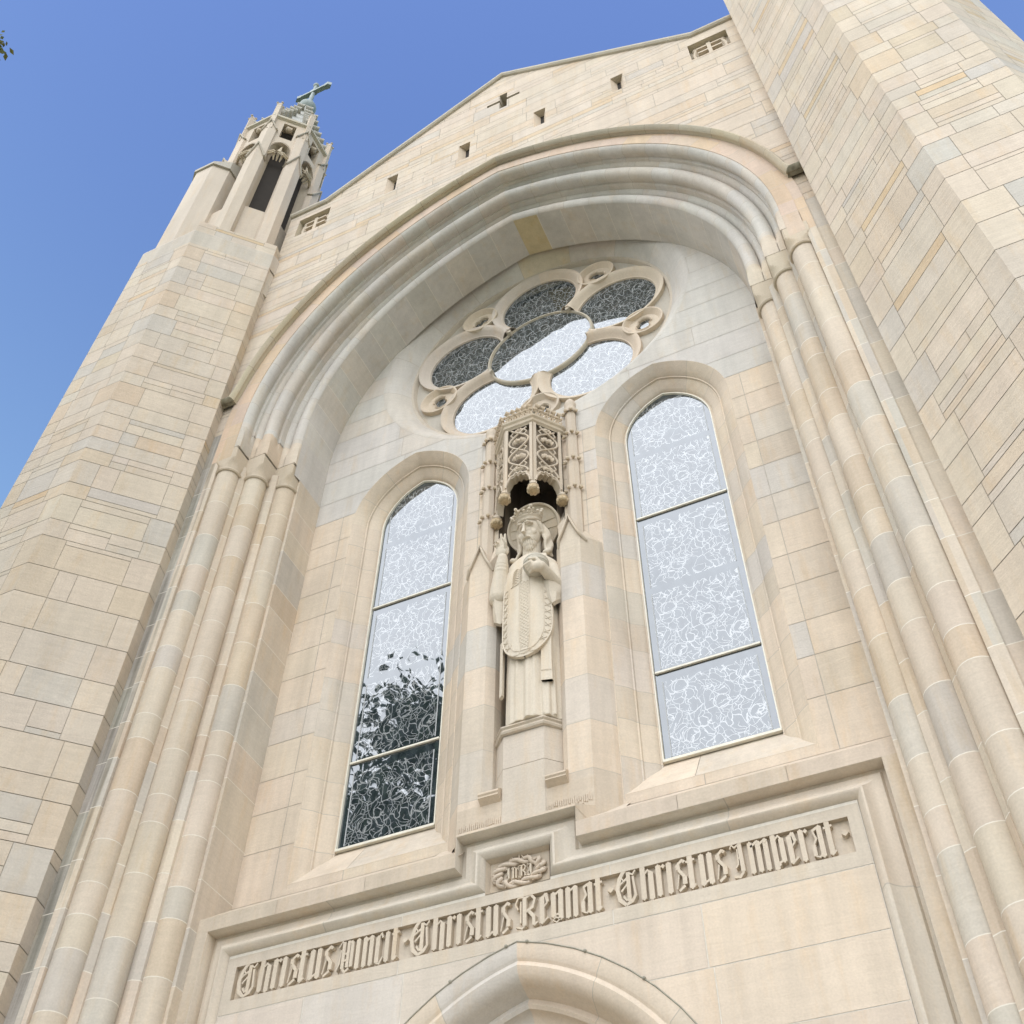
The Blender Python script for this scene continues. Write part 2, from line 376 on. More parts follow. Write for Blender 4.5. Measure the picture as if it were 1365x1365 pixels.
# sampled positions with joints: returns list of (value, block index or -1 for a joint)
def jlist(bounds, gap, sub=1):
    vals = [bounds[0]]; ids = []
    for i in range(len(bounds)-1):
        a = bounds[i]+(gap/2 if i else 0); b = bounds[i+1]-(gap/2 if i < len(bounds)-2 else 0)
        if i: vals.append(a); ids.append(-1)
        for k in range(1, sub+1): vals.append(a+(b-a)*k/sub); ids.append(i)
    return vals, ids
def arch_samples(c, zs, Rref, zb, nv=12, gap=.009, course=.42, sub=3, seed=0, z_off=0):
    """parametric samples of a two-centred arch with jambs: each sample = function(R)->(x,z); ids per interval"""
    r = random.Random(seed)
    zz = [zb]
    while zz[-1] < zs-course*1.4: zz.append(zz[-1]+course*r.uniform(.8, 1.2))
    zz.append(zs)
    jv, ji = jlist(zz, gap) if zb < zs else ([zs], [])
    tb = [i/nv for i in range(nv+1)]
    g = gap/(Rref*1.3)
    tv, ti = jlist(tb, g, sub)
    base = len(zz)
    right = [('j', v) for v in jv]+[('a', v) for v in tv[1:]]
    rid = ji+[(-1 if k < 0 else k+base) for k in ti]
    S = [(-1, s_) for s_ in right]+[(1, s_) for s_ in reversed(right[:-1])]
    ids = [(-1 if k < 0 else k) for k in rid]+[(-1 if k < 0 else k+1000) for k in reversed(rid)]
    def pos(sm, Rr):
        sg, (k, v) = sm
        if k == 'j': return (sg*(Rr-c), v)
        a = v*math.acos(c/Rr); return (sg*(Rr*math.cos(a)-c), zs+Rr*math.sin(a))
    return S, ids, pos
def sweep_arch(mb, prof, c, zs, Rref, zb, xc=0, kind='smooth', palf=None, mortar=1, **kw):
    """prof: list of (R, y)"""
    S, ids, pos = arch_samples(c, zs, Rref, zb, **kw)
    cc = {}
    def col(i):
        if ids[i] not in cc: cc[ids[i]] = palf(ids[i]) if palf else pal(kind)
        return cc[ids[i]]
    rows = []
    for sm in S:
        rows.append([(xc+pos(sm, r_)[0], y, pos(sm, r_)[1]) for r_, y in prof])
    mb.grid(rows, lambda i, j: col(i), lambda i, j: mortar if ids[i] < 0 else 0)
def sweep_path(mb, path, prof, col=CREAM, closed=False, blocks_at=None, kind=None, y_of=None):
    """path: (x,z) polyline traversed with the inside on its right; prof: (d inward, y)"""
    n = len(path); rows = []
    for i, p in enumerate(path):
        a = path[i-1] if (i or closed) else None; b = path[(i+1) % n] if (i < n-1 or closed) else None
        P = Vector(p)
        d1 = (P-Vector(a)).normalized() if a else None; d2 = (Vector(b)-P).normalized() if b else None
        if d1 is None: d1 = d2
        if d2 is None: d2 = d1
        n1 = Vector((d1.y, -d1.x)); n2 = Vector((d2.y, -d2.x)); m = (n1+n2).normalized(); m = m/max(.2, m.dot(n1))
        rows.append([(p[0]+m.x*d, y, p[1]+m.y*d) for d, y in prof])
    if closed: rows.append(rows[0])
    mb.grid(rows, lambda i, j: (kind[i] if kind else col))
def dens(path, step=.6, joints=None):
    o = [path[0]]
    for a, b in zip(path, path[1:]):
        L_ = math.hypot(b[0]-a[0], b[1]-a[1]); k = max(1, int(L_/step))
        for i in range(1, k+1): o.append((a[0]+(b[0]-a[0])*i/k, a[1]+(b[1]-a[1])*i/k))
    return o
def arch_poly(xc, c, zs, Rr, zb, n=14):
    pts = [(xc-(Rr-c), zb)]
    A = math.acos(c/Rr)
    for i in range(n+1):
        a = A*i/n; pts.append((xc-(Rr*math.cos(a)-c), zs+Rr*math.sin(a)))
    for i in range(n-1, -1, -1):
        a = A*i/n; pts.append((xc+(Rr*math.cos(a)-c), zs+Rr*math.sin(a)))
    pts.append((xc+(Rr-c), zb)); return pts
def circle(cx, cz, r, n=40, a0=0): return [(cx+r*math.cos(a0+2*math.pi*i/n), cz+r*math.sin(a0+2*math.pi*i/n)) for i in range(n)]
XZ = lambda y: (lambda u, v, d: (u, y-d, v))
# ================================================================ GROUND
g = MB(); g.face([(-400, -400, GZ-.004), (400, -400, GZ-.004), (400, 400, GZ-.004), (-400, 400, GZ-.004)])
o = g.build('ground', M_GRASS); o['kind'] = 'structure'
g = MB(); g.face([(-16, -26, GZ), (16, -26, GZ), (16, -1.6, GZ), (-16, -1.6, GZ)])
o = g.build('pavement', M_PAVE); o['kind'] = 'structure'
# ================================================================ CHURCH
church = empty('church', (0, -1.5, GZ))
church['label'] = 'tall pale limestone church front with deep arched recess, two lancets and round window'; church['category'] = 'church'
WY = -.28      # inner wall plane
OY = -1.42     # outer wall plane
AC, AZ = 1.03, 5.95                 # big arch: centre offset, springing
ORD = [(4.04, -.93), (4.295, -1.21), (4.54, -1.45)]   # corners of the three orders (R, y)
S_ = {}
# ---- inner wall with two lancet openings and the round window
RZ = 7.64
LX, LC, LZ = 1.62, .25, 4.6
big = arch_poly(0, AC, AZ, 4.02, -.53, 26)
holes = [arch_poly(-LX, LC, LZ, 1.06, -.42, 10), arch_poly(LX, LC, LZ, 1.06, -.42, 10), circle(0, RZ, 2.3, 64), [(-.40, -.3), (.40, -.3), (.40, 4.75), (-.40, 4.75)]]
tris = tess(big, holes)
zs = [-.53, .02, .46, .86, 1.32, 1.72, 2.2, 2.6, 3.08, 3.5, 3.98, 4.36, 4.8, 5.2, 5.68, 6.1, 6.55, 6.95, 7.4, 7.85, 8.3, 8.8, 9.2, 9.7, 10.1]
cells = courses(-3, 3, zs[:13], (.6, 1.2), 'smooth', 4, (-2.58, -.66, .66, 2.58)) + courses(-3, 3, zs[12:], (.7, 1.4), 'grey', 5)
mb = MB(); blocks(mb, tris, cells, XZ(WY), .007, .003, 1)
mb.build('recess_wall', [M_ST, M_MM], church)
# ---- splayed ring round the round window
mb = MB()
def ring(mb, prof, nb, cx=0, cz=RZ, sub=4, gap=.008, kind='smooth', a0=.1, palf=None):
    b = [2*math.pi*i/nb for i in range(nb+1)]; v, ids = jlist(b, gap/2.1, sub)
    cols = {i: (palf(i) if palf else pal(kind)) for i in set(ids)}
    if kind == 'grey' and nb == 16: cols[3] = (.57, .49, .36)
    mb.grid([[(cx+r_*math.cos(a+a0), y, cz+r_*math.sin(a+a0)) for r_, y in prof] for a in v], lambda i, j: cols[ids[i]], lambda i, j: 1 if ids[i] < 0 else 0)
ring(mb, [(2.302, WY), (2.295, WY-.002), (2.24, -.265), (2.14, -.20), (2.06, -.12), (2.0, -.04), (1.985, -.025)], 16, sub=5, kind='grey')
rose = empty('round_window', (0, 0, RZ), church)
mb.build('window_surround', [M_ST, M_MM], rose, 40)
# tracery plate: outline of five lobes and centre as one opening, six eyelets
LR, Lr, Cr = 1.228, .585, .775
def lobes_outline(k, n=26):
    pts = []
    for i in range(5):
        a = R(90+72*i); cx, cz = LR*math.cos(a), LR*math.sin(a)
        arc = []
        for j in range(n*2):
            t = a-math.pi+2*math.pi*j/(n*2)
            x, z = cx+(Lr+k)*math.cos(t), cz+(Lr+k)*math.sin(t)
            if math.hypot(x, z) > Cr+.03: arc.append((x, z))
        pts += [(x, z+RZ) for x, z in arc]
    return pts
EY = [(1.60, 54+72*i) for i in range(5)]
def ecen(i): rr, a = EY[i]; return rr*math.cos(R(a)), RZ+rr*math.sin(R(a))
tr = MB()
plate(tr, circle(0, RZ, 1.99, 72), [lobes_outline(.05)]+[circle(*ecen(i), .235, 24) for i in range(5)], .035, .12, (.50, .455, .385))
# outer fillet ring
ring(tr, [(2.0, .04), (1.99, -.03), (1.955, -.03), (1.94, .0), (1.93, .035)], 10, sub=7, palf=lambda i: (.54, .47, .38))
# deep moulded rings round each lobe (concave reveal), stopping at the centre ring
for i in range(5):
    a = R(90+72*i); cx, cz = LR*math.cos(a), LR*math.sin(a)
    prof = [(.742, .04), (.738, -.028), (.722, -.03), (.69, -.018), (.655, .012), (.625, .045), (.605, .06), (.60, .058), (.592, .062), (.583, .11)]
    rows = []; nn = 90
    # angular window in which the glass circle is outside the centre ring
    for j in range(nn+1):
        t = a-R(147)+R(294)*j/nn
        row = []
        for r_, y in prof:
            x, z = cx+r_*math.cos(t), cz+r_*math.sin(t); d = math.hypot(x, z)
            if d < Cr+.02: x, z = x*(Cr+.02)/d, z*(Cr+.02)/d
            row.append((x, y, z+RZ))
        rows.append(row)
    c0 = pal('smooth'); c1 = pal('smooth'); cut = rng.randint(25, 60)
    tr.grid(rows, lambda q, j: c0 if q < cut else c1)
# centre ring (thin rib)
ring(tr, [(Cr+.035, .10), (Cr+.032, .05), (Cr+.02, .035), (Cr, .03), (Cr-.008, .05), (Cr-.012, .10)], 5, sub=14, palf=lambda i: (.54, .48, .38))
# cusps where the lobe ribs meet the centre
for i in range(5):
    a = R(54+72*i)
    for s_ in (-1, 1):
        p = [(Cr+.02, 0), (Cr+.16, .055*s_), (Cr+.30, .13*s_), (Cr+.12, 0)]
    q = lambda r_, w_: (r_*math.cos(a)-w_*math.sin(a), r_*math.sin(a)+w_*math.cos(a)+RZ)
    pl = [q(Cr-.035, 0), q(Cr+.02, .045), q(Cr+.07, .026), q(Cr+.13, .02), q(Cr+.13, -.02), q(Cr+.07, -.026), q(Cr+.02, -.045)]
    plate(tr, pl, [], -.012, .09, (.53, .47, .375))
tr.build('tracery', [M_CV, M_MM], rose, 40)
# eyelets: deep round bowls with a cusped dark light
for i in range(5):
    cx, cz = ecen(i); e = MB(); c = pal('smooth')
    e.grid([[(cx+r_*math.cos(2*math.pi*j/32), y, cz+r_*math.sin(2*math.pi*j/32)) for r_, y in [(.292, .04), (.288, -.03), (.268, -.032), (.252, -.015), (.225, .022), (.205, .040)]] for j in range(33)], lambda a, b: c)
    ang = R(EY[i][1]+90); hole = []
    for j in range(48):
        t = 2*math.pi*j/48; rr = .075+.045*abs(math.cos(t-ang))**.7
        if abs(math.sin(t-ang)) > .93: rr -= .012
        hole.append((cx+rr*math.cos(t), cz+rr*math.sin(t)))
    plate(e, circle(cx, cz, .215, 32), [hole], .037, .08, c)
    e.grid([[(x+(cx-x)*k, y, z+(cz-z)*k) for k, y in ((0, .036), (-.12, .020), (-.24, .034))] for x, z in hole+hole[:1]], lambda a, b: c)
    e.build('eyelet', [M_CV], rose, 40)
def pane(name, outer, loc, parent, margin=None, y=None):
    """one sheet of leaded glass; margin strips stay plain"""
    mb = MB()
    for t in tess(outer):
        area = (t[1][0]-t[0][0])*(t[2][1]-t[0][1])-(t[2][0]-t[0][0])*(t[1][1]-t[0][1])
        if area < 0: t = t[::-1]
        mb.face([(u, loc[1], v) for u, v in t], (1, 1, 1))
    if margin: margin(mb)
    return mb.build(name, [M_GLASS, M_FRAME], parent, loc=loc)
def frame_ring(parent, cx, cz, r, y, name='frame', w_=.014):
    m = MB(); m.grid([[(cx+rr*math.cos(2*math.pi*j/40), yy, cz+rr*math.sin(2*math.pi*j/40)) for rr, yy in [(r+.02, y), (r, y-.012), (r-w_, y-.012), (r-w_, y+.01)]] for j in range(41)]); return m.build(name, [M_FRAME], parent, 40)
for i in range(5):
    a = R(90+72*i); cx, cz = LR*math.cos(a), RZ+LR*math.sin(a)
    pts = []
    for t_ in circle(cx, cz, .60, 60):
        d = math.hypot(t_[0], t_[1]-RZ)
        if d > Cr+.012: pts.append(t_)
    # rotate so the run of kept points is contiguous
    full = circle(cx, cz, .60, 60, a+math.pi); pts = [p for p in full if math.hypot(p[0], p[1]-RZ) > Cr+.012]
    e0, e1 = pts[-1], pts[0]
    a1 = math.atan2(e0[1]-RZ, e0[0]); a2 = math.atan2(e1[1]-RZ, e1[0])
    while a2-a1 > math.pi: a2 -= 2*math.pi
    while a2-a1 < -math.pi: a2 += 2*math.pi
    pts += [((Cr+.012)*math.cos(a1+(a2-a1)*k/8), RZ+(Cr+.012)*math.sin(a1+(a2-a1)*k/8)) for k in range(9)]
    pane('lobe_pane', pts, (cx, .095, cz), rose).rotation_euler.x = R((1.1, .8, 1.3, .6, 1.0)[i])
    frame_ring(rose, cx, cz, .592, .098) if False else None
pane('centre_pane', circle(0, RZ, Cr+.005, 48), (0, .078, RZ), rose).rotation_euler.x = R(1.5)
for i in range(5):
    cx, cz = ecen(i); pane('eyelet_pane', circle(cx, cz, .15, 20), (cx, .07, cz), rose)
# ---- lancet windows
for sx in (-1, 1):
    xc = sx*LX
    win = empty('lancet_window', (xc, 0, 0), church)
    mb = MB()
    prof = [(1.06, WY), (1.055, WY-.003), (1.02, -.255), (.96, -.20), (.935, -.165), (.928, -.15), (.915, -.148), (.91, -.125), (.87, -.095), (.82, -.06), (.795, -.035), (.79, -.02), (.775, -.018), (.77, .02)]
    sweep_arch(mb, prof, LC, LZ, 1.06, -.46, xc=xc, kind='smooth', nv=3, sub=7, course=.44, seed=9, gap=.007)
    mb.build('window_surround', [M_ST, M_MM], win, 35)
    s = MB()   # sloping sill, dying into the splayed jambs
    for a_, b_, c_ in ((-.812, -.20, CREAM), (-.196, .812, (.565, .49, .395))):
        s.face([(xc+a_, WY-.001, -.425), (xc+b_, WY-.001, -.425), (xc+b_, .02, .0), (xc+a_, .02, .0)], c_)
    s.build('sill', [M_ST], win)
    f = MB()
    fp = arch_poly(xc, LC, LZ, .775, -.0, 14)
    for path in (fp,):
        sweep_path(f, path, [(0, -.02), (0.002, -.026), (.013, -.026), (.015, .01)], (1, 1, 1))
    f.box(xc-.52, xc+.52, -.03, .01, -.005, .02)
    for zt in (1.012, 3.22):
        f.box(xc-.50, xc+.50, -.022, .0, zt-.010, zt+.010)
    f.build('window_frame', [M_FRAME], win)
    gp = arch_poly(xc, LC, LZ, .76, 3.236, 14)
    def strips(mb, zc, xc=xc):
        for q in (-.415, .415):
            pass
    for nm, poly, inner in (('glass_pane', [(xc-.51, .02), (xc+.51, .02), (xc+.51, .996), (xc-.51, .996)], ()), ('glass_pane', [(xc-.51, 1.028), (xc+.51, 1.028), (xc+.51, 3.204), (xc-.51, 3.204)], (2.1,)), ('glass_pane', gp, (4.3,))):
        m = MB(); z0 = min(p[1] for p in poly); z1 = max(p[1] for p in poly)
        # plain margins: 6 cm at the sides, 7 cm above each leaded panel
        cuts = sorted([z0, z0+.03]+[z for b in inner for z in (b-.05, b+.05)]+[z1-.10, z1+.01])
        xs = [xc-.52, xc-.452, xc-.438, xc+.438, xc+.452, xc+.52]
        T = tess(poly)
        for i in range(len(cuts)-1):
            for j in range(5):
                plainz = i % 2 == 0; cv = (1, 1, 1)
                if plainz or j in (0, 4): cv = (0, 0, 0)
                for t in T:
                    p = clip(clip(clip(clip(list(t), 1, 0, xs[j+1]), -1, 0, -xs[j]), 0, 1, cuts[i+1]), 0, -1, -cuts[i])
                    if len(p) > 2:
                        ar = sum(p[k][0]*p[(k+1) % len(p)][1]-p[(k+1) % len(p)][0]*p[k][1] for k in range(len(p)))
                        if abs(ar) < 1e-7: continue
                        if ar < 0: p = p[::-1]
                        m.face([(u, 0.0, v) for u, v in p], cv)
        pn = m.build(nm, [M_GLASS], win, loc=(xc, 0, z0))
        b = MB()   # bright lead border line of the panels
        for q in (-.445, .445):
            for i in range(1, len(cuts)-1, 2):
                top = cuts[i+1]; b = MB()
                if z1 > 5: top = min(top, LZ+.25)
                if top > cuts[i]:
                    b.box(xc+q-.005, xc+q+.005, -.004, -.001, cuts[i], top)
                    b.build('border_lead', [bpy.data.materials.get('border_lead') or plain('border_lead', (.42, .43, .43), .8)], win)
# ---- big arch: soffit and three moulded orders
mb = MB(); sweep_arch(mb, [(4.02, WY+.01), (4.02, -.55), (4.03, -.80), (4.04, -.875)], AC, AZ, 4.02, 5.2, kind='grey', nv=13, sub=4, course=.6, gap=.008,
    palf=lambda i: (.56, .46, .28) if i == 1014 else pal('grey'))
mb.build('arch_soffit', [M_ST, M_MW], church, 30)
# stepped jamb wall behind the shafts (plan polyline), coursed
plan = [(2.99, WY), (2.99, -.76), (3.16, -.76), (3.20, -.80), (3.20, -.95), (3.255, -.985), (3.30, -.985), (3.49, -.985), (3.49, -1.20), (3.52, -1.26), (3.74, -1.26), (3.76, -1.30), (3.76, -1.44), (3.80, -1.45), (3.87, -1.45), (3.872, -1.42), (4.06, -1.42)]
for sx in (-1, 1):
    m = MB(); z = GZ; zz = [z]
    while zz[-1] < 4.9: zz.append(zz[-1]+rng.uniform(.34, .60))
    zz[-1] = 5.2
    v, ids = jlist(zz, .008)
    cols = {}
    def cf_(i, j):
        k = (ids[i], 0 if j < 2 else (1 if j < 13 else (2 if j == 13 else 3)))
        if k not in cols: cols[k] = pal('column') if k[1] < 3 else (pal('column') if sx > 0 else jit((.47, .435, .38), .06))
        return cols[k]
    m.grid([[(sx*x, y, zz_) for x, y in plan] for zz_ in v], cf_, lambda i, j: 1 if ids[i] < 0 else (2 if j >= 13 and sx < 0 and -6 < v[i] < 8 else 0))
    # upper jamb above the capitals, up to the springing
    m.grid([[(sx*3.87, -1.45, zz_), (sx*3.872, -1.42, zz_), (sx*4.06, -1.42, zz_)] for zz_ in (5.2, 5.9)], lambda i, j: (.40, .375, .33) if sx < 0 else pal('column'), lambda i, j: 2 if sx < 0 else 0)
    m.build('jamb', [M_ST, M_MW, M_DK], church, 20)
for k, (Rk, yk) in enumerate(ORD):
    nxt = ORD[k+1][0] if k < 2 else 4.60
    ydn = ORD[k-1][1] if k else -.875
    r0 = .092
    prof = []
    # soffit face of this order from the order below, outwards to the roll, then the front face
    prof += [(Rk, ydn if k else -.87), (Rk, yk+.20), (Rk+.03, yk+.185)]
    for a in range(0, 9):
        t = R(180+45*0-40)+R(-210)*0
    cx_, cy_ = Rk+.088, yk+.092
    for a in range(11):
        t = R(150)+R(190)*a/10      # from the soffit side round the nose to the front
        prof.append((cx_+r0*math.cos(t), cy_+r0*math.sin(t)))
    prof += [(Rk+.168, yk+.105), (Rk+.18, yk+.085), (Rk+.192, yk+.048), (Rk+.215, yk+.018), (Rk+.24, yk+.003), (nxt if k < 2 else Rk+.255, yk)]
    mb = MB(); sweep_arch(mb, prof, AC, AZ, Rk, 5.84, kind='grey', nv=12+k, sub=4, course=.5, gap=.007)
    # square stop blocks above each capital
    for sx in (-1, 1):
        x0, x1 = Rk-AC, (nxt-AC if k < 2 else Rk-AC+.31)
        cc = pal('column')
        n_ = 6
        rows = []
        for i in range(n_+1):
            f_ = i/n_; z = (5.404, 5.50, 5.60, 5.66, 5.72, 5.78, 5.86)[i]; f2 = max(0, (i-2)/4)**1.5
            row = []
            for (r_, y) in prof:
                # square corner morphing into the moulded profile
                dx = max(0, min(1, 1)); X = r_-AC
                d_s = X-x0; d_f = y-yk
                if d_s < d_f: Xs, Ys = x0, y
                else: Xs, Ys = X, yk
                row.append((sx*(Xs+(X-Xs)*f2), Ys+(y-Ys)*f2, z))
            rows.append(row)
        mb.grid(rows, lambda i, j: cc)
        mb.face([(sx*x0, yk, 5.404), (sx*x1, yk, 5.404), (sx*x1, yk+.31, 5.404), (sx*x0, yk+.31, 5.404)], cc)
        mb.prism([(sx*(x0+.006), yk+.006), (sx*(x0+.30), yk+.006), (sx*(x0+.30), yk+.29), (sx*(x0+.006), yk+.29)], 5.37, 5.41, CREAM, 2)
    mb.build('arch_order', [M_ST, M_MM, M_MD], church, 32)
# flat band of the outer order and the hood mould above it
mb = MB(); sweep_arch(mb, [(4.78, -1.45), (4.785, -1.45), (4.90, -1.45), (4.903, OY+.002)], AC, AZ, 4.8, 5.2, kind='band', nv=15, sub=4, gap=.006)
mb2 = MB(); sweep_arch(mb2, [(4.60, -1.42), (4.61, -1.455), (4.79, -1.455), (4.79, -1.449)], AC, AZ, 4.7, 5.2, kind='band', nv=14, sub=4, gap=.006)
mb2.build('outer_band', [M_ST, M_MM], church, 30); mb.build('outer_band', [M_ST, M_MM], church, 30)
hd = MB()
hp = [(4.845, -1.452), (4.85, -1.50), (4.838, -1.515), (4.842, -1.53), (4.86, -1.56), (4.885, -1.575), (4.905, -1.565), (4.91, -1.54), (4.99, OY)]
A0 = math.asin(.60/4.86); A1 = math.acos(AC/4.86)
for sx in (-1, 1):
    b_ = [i/9 for i in range(10)]; v, ids = jlist(b_, .0016, 4); cs = {i: jit((.50, .43, .31) if sx < 0 or i < 3 else (.47, .42, .33), .06) for i in set(ids)}
    rows = [[(sx*(r_*math.cos(A0+(math.acos(AC/r_)-A0)*t)-AC), y, AZ+r_*math.sin(A0+(math.acos(AC/r_)-A0)*t)) for r_, y in hp] for t in v]
    hd.grid(rows[1:], lambda i, j: cs[ids[i+1]], lambda i, j: 1 if ids[i+1] < 0 else 0)
    # short horizontal return into the tower
    mit = [(sx*(3.80+(r_-4.84)*1.1), y, 6.50+(r_-4.84)*1.1) for r_, y in hp]
    hd.grid([rows[1], mit], lambda i, j: cs[0])
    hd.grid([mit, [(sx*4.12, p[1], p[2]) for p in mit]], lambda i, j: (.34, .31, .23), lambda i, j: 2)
for sx in (-1, 1):
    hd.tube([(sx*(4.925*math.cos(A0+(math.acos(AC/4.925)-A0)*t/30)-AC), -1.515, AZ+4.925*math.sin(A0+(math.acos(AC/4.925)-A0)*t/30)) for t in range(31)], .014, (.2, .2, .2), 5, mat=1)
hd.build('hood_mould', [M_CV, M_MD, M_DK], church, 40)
# ---- shafts with capitals
def shaft(sx, ax, ay, i):
    rt_ = .14
    sh = MB(); zz = [GZ+.6]
    while zz[-1] < 4.7: zz.append(zz[-1]+rng.choice((.30, .42, .52, .60)))
    zz[-1] = 4.97
    v, ids = jlist(zz, .008); cols = {k: pal('column') for k in set(ids)}
    n_ = 20
    sh.grid([[(sx*ax+rt_*math.cos(2*math.pi*j/n_), ay+rt_*math.sin(2*math.pi*j/n_), z) for j in range(n_)] for z in v], lambda a, b: cols[ids[a]], lambda a, b: 1 if ids[a] < 0 else 0, close=True)
    o = sh.build('shaft', [M_ST, M_MW], church, 50)
    c = MB(); cc = jit((.53, .45, .34), .03); n_ = 48; rows = []
    ringp = [(rt_+.002, 4.955), (rt_+.018, 4.96), (rt_+.028, 4.978), (rt_+.022, 4.997), (rt_+.004, 5.005)]
    for rr, z in ringp: rows.append([(sx*ax+rr*math.cos(2*math.pi*j/n_), ay+rr*math.sin(2*math.pi*j/n_), z) for j in range(n_)])
    h_ = .149
    for q in range(1, 13):
        z = 5.005+.383*q/12; rb = rt_+.004+.14*(q/8.5)**2.2
        row = []
        for j in range(n_):
            t = 2*math.pi*(j+.5)/n_; sq = h_/max(abs(math.cos(t)), abs(math.sin(t))); rr = min(rb, sq)
            row.append((sx*ax+rr*math.cos(t), ay+rr*math.sin(t), z))
        rows.append(row)
    c.grid(rows, lambda a, b: cc, close=True)
    c.build('capital', [M_CV], o, 11)
    bmb = MB(); bmb.grid([[(sx*ax+rr*math.cos(2*math.pi*j/24), ay+rr*math.sin(2*math.pi*j/24), z) for j in range(24)] for rr, z in ((.2, GZ), (.2, GZ+.35), (.17, GZ+.42), (.19, GZ+.48), (.14, GZ+.6))], close=True)
    bmb.build('shaft_base', [M_CV], o, 40)
for sx in (-1, 1):
    for i, (Rk, yk) in enumerate(ORD): shaft(sx, Rk-AC+.155, yk+.145, i)
# ---- outer wall and gable
GT = [(-4.06, 12.50), (-3.34, 12.50), (0, 14.80), (3.34, 12.50), (4.06, 12.50)]
ai = arch_poly(0, AC, AZ, 4.89, 5.9, 30)
outer = [(-4.06, 5.9)]+ai+[(4.06, 5.9)]+GT[::-1]
holes = []
SL = [(-2.02, .105, 11.68, 12.32), (-.66, .105, 11.66, 12.30), (.70, .105, 11.66, 12.30), (2.04, .105, 11.64, 12.26)]
for (x, hw, a, b) in SL: holes.append([(x-hw, a), (x+hw, a), (x+hw, b), (x-hw, b)])
CX = .03
holes.append([(CX-.07, 13.20), (CX+.07, 13.20), (CX+.07, 13.50), (CX+.31, 13.50), (CX+.31, 13.60), (CX+.07, 13.60), (CX+.07, 13.84), (CX-.07, 13.84), (CX-.07, 13.60), (CX-.31, 13.60), (CX-.31, 13.50), (CX-.07, 13.50)])
FR = [(-3.84, -3.22, 11.58, 12.20), (3.22, 3.84, 11.50, 12.14)]
for f_ in FR: holes.append([(f_[0], f_[2]), (f_[1], f_[2]), (f_[1], f_[3]), (f_[0], f_[3])])
tris = tess(outer, holes)
cells = random_ashlar(-4.06, 4.06, rough_bands(5.9, 15, 5, .3, .5), 'tower', None, 12, long=True)
def bias(cs, k=.5):
    return [(a, b, c, d, tuple(x*(1-k)+y*k for x, y in zip(e, (.57, .475, .37)))) for a, b, c, d, e in cs]
mb = MB(); blocks(mb, tris, bias(cells), XZ(OY), .008, .005, 1)
mb.build('gable_wall', [M_TW, M_MM], church)
for (x, hw, a, b) in SL:
    s = MB(); d = OY+.12
    s.face([(x-hw, OY, a), (x-hw, OY, b), (x-.03, d, b), (x-.03, d, a+.25)]); s.face([(x+hw, OY, a), (x+hw, OY, b), (x+.03, d, b), (x+.03, d, a+.25)])
    s.face([(x-hw, OY, b), (x+hw, OY, b), (x+.03, d, b), (x-.03, d, b)], (.50, .43, .33)); s.face([(x-hw, OY, a), (x+hw, OY, a), (x+.03, d, a+.25), (x-.03, d, a+.25)], (.56, .47, .37))
    s.face([(x-.03, d, a+.25), (x+.03, d, a+.25), (x+.03, d, b), (x-.03, d, b)], CREAM, 1)
    s.build('slit_window', [M_ST, M_DARK], church)
s = MB(); poly = holes[4]; n_ = len(poly)
for i in range(n_):
    a, b = poly[i], poly[(i+1) % n_]; s.face([(a[0], OY, a[1]), (b[0], OY, b[1]), (b[0], OY+.2, b[1]), (a[0], OY+.2, a[1])], (.50, .44, .35))
s.face([(CX-.32, OY+.2, 13.1), (CX+.32, OY+.2, 13.1), (CX+.32, OY+.2, 13.9), (CX-.32, OY+.2, 13.9)], CREAM, 1)
s.build('cross_shaped_opening', [M_ST, M_DARK], church)
for (x0, x1, z0, z1) in FR:   # sunk fretwork panels: a pierced device in a square
    s = MB()
    for a, b in (((x0, z0), (x1, z0)), ((x1, z0), (x1, z1)), ((x1, z1), (x0, z1)), ((x0, z1), (x0, z0))):
        s.face([(a[0], OY, a[1]), (b[0], OY, b[1]), (b[0], OY+.11, b[1]), (a[0], OY+.11, a[1])], (.54, .47, .35))
    s.face([(x0, OY+.11, z0), (x1, OY+.11, z0), (x1, OY+.11, z1), (x0, OY+.11, z1)], (.42, .36, .28))
    xm, zm = (x0+x1)/2, (z0+z1)/2; w_ = (x1-x0)/2; h_ = (z1-z0)/2
    fy = OY+.055
    cc = (.57, .48, .37)
    s.box(xm-.03, xm+.03, fy, OY+.11, z0+.03, z1-.03, cc)
    for q in (-.2, .02, .2): s.box(xm-w_*.62, xm-.03, fy+.002, OY+.11, zm+q-.02, zm+q+.025, cc); s.box(xm+.03, xm+w_*.62, fy+.002, OY+.11, zm+q-.02, zm+q+.025, cc)
    for sx in (-1, 1):
        s.tube([(xm+sx*w_*(.80-.18*math.sin(math.pi*t/8)*-1 if False else .62+.2*math.sin(math.pi*t/8)), fy+.05, z0+.06+(z1-z0-.12)*t/8) for t in range(9)], .035, cc)
        for e in (-1, 1): s.ball((xm+sx*w_*.72, fy+.06, zm+e*h_*.78), .05, cc)
    s.build('fretwork_panel', [M_CV], church)
# coping
cp = MB(); pr = [(-.10, OY+.0), (-.105, OY-.055), (-.085, OY-.075), (-.02, OY-.08), (.02, OY-.05), (.035, OY+.7)]
path = dens(GT, .75)
rows = []
def gz(x): return 12.50 if abs(x) > 3.34 else 14.80-2.30*abs(x)/3.34
sweep_path(cp, GT, [(.05, OY), (.048, OY-.035), (.02, OY-.06), (-.02, OY-.062), (-.045, OY-.045), (-.05, OY-.01), (-.08, OY), (-.08, OY+.6)], (.50, .45, .36))
cp.build('gable_coping', [M_CV], church)
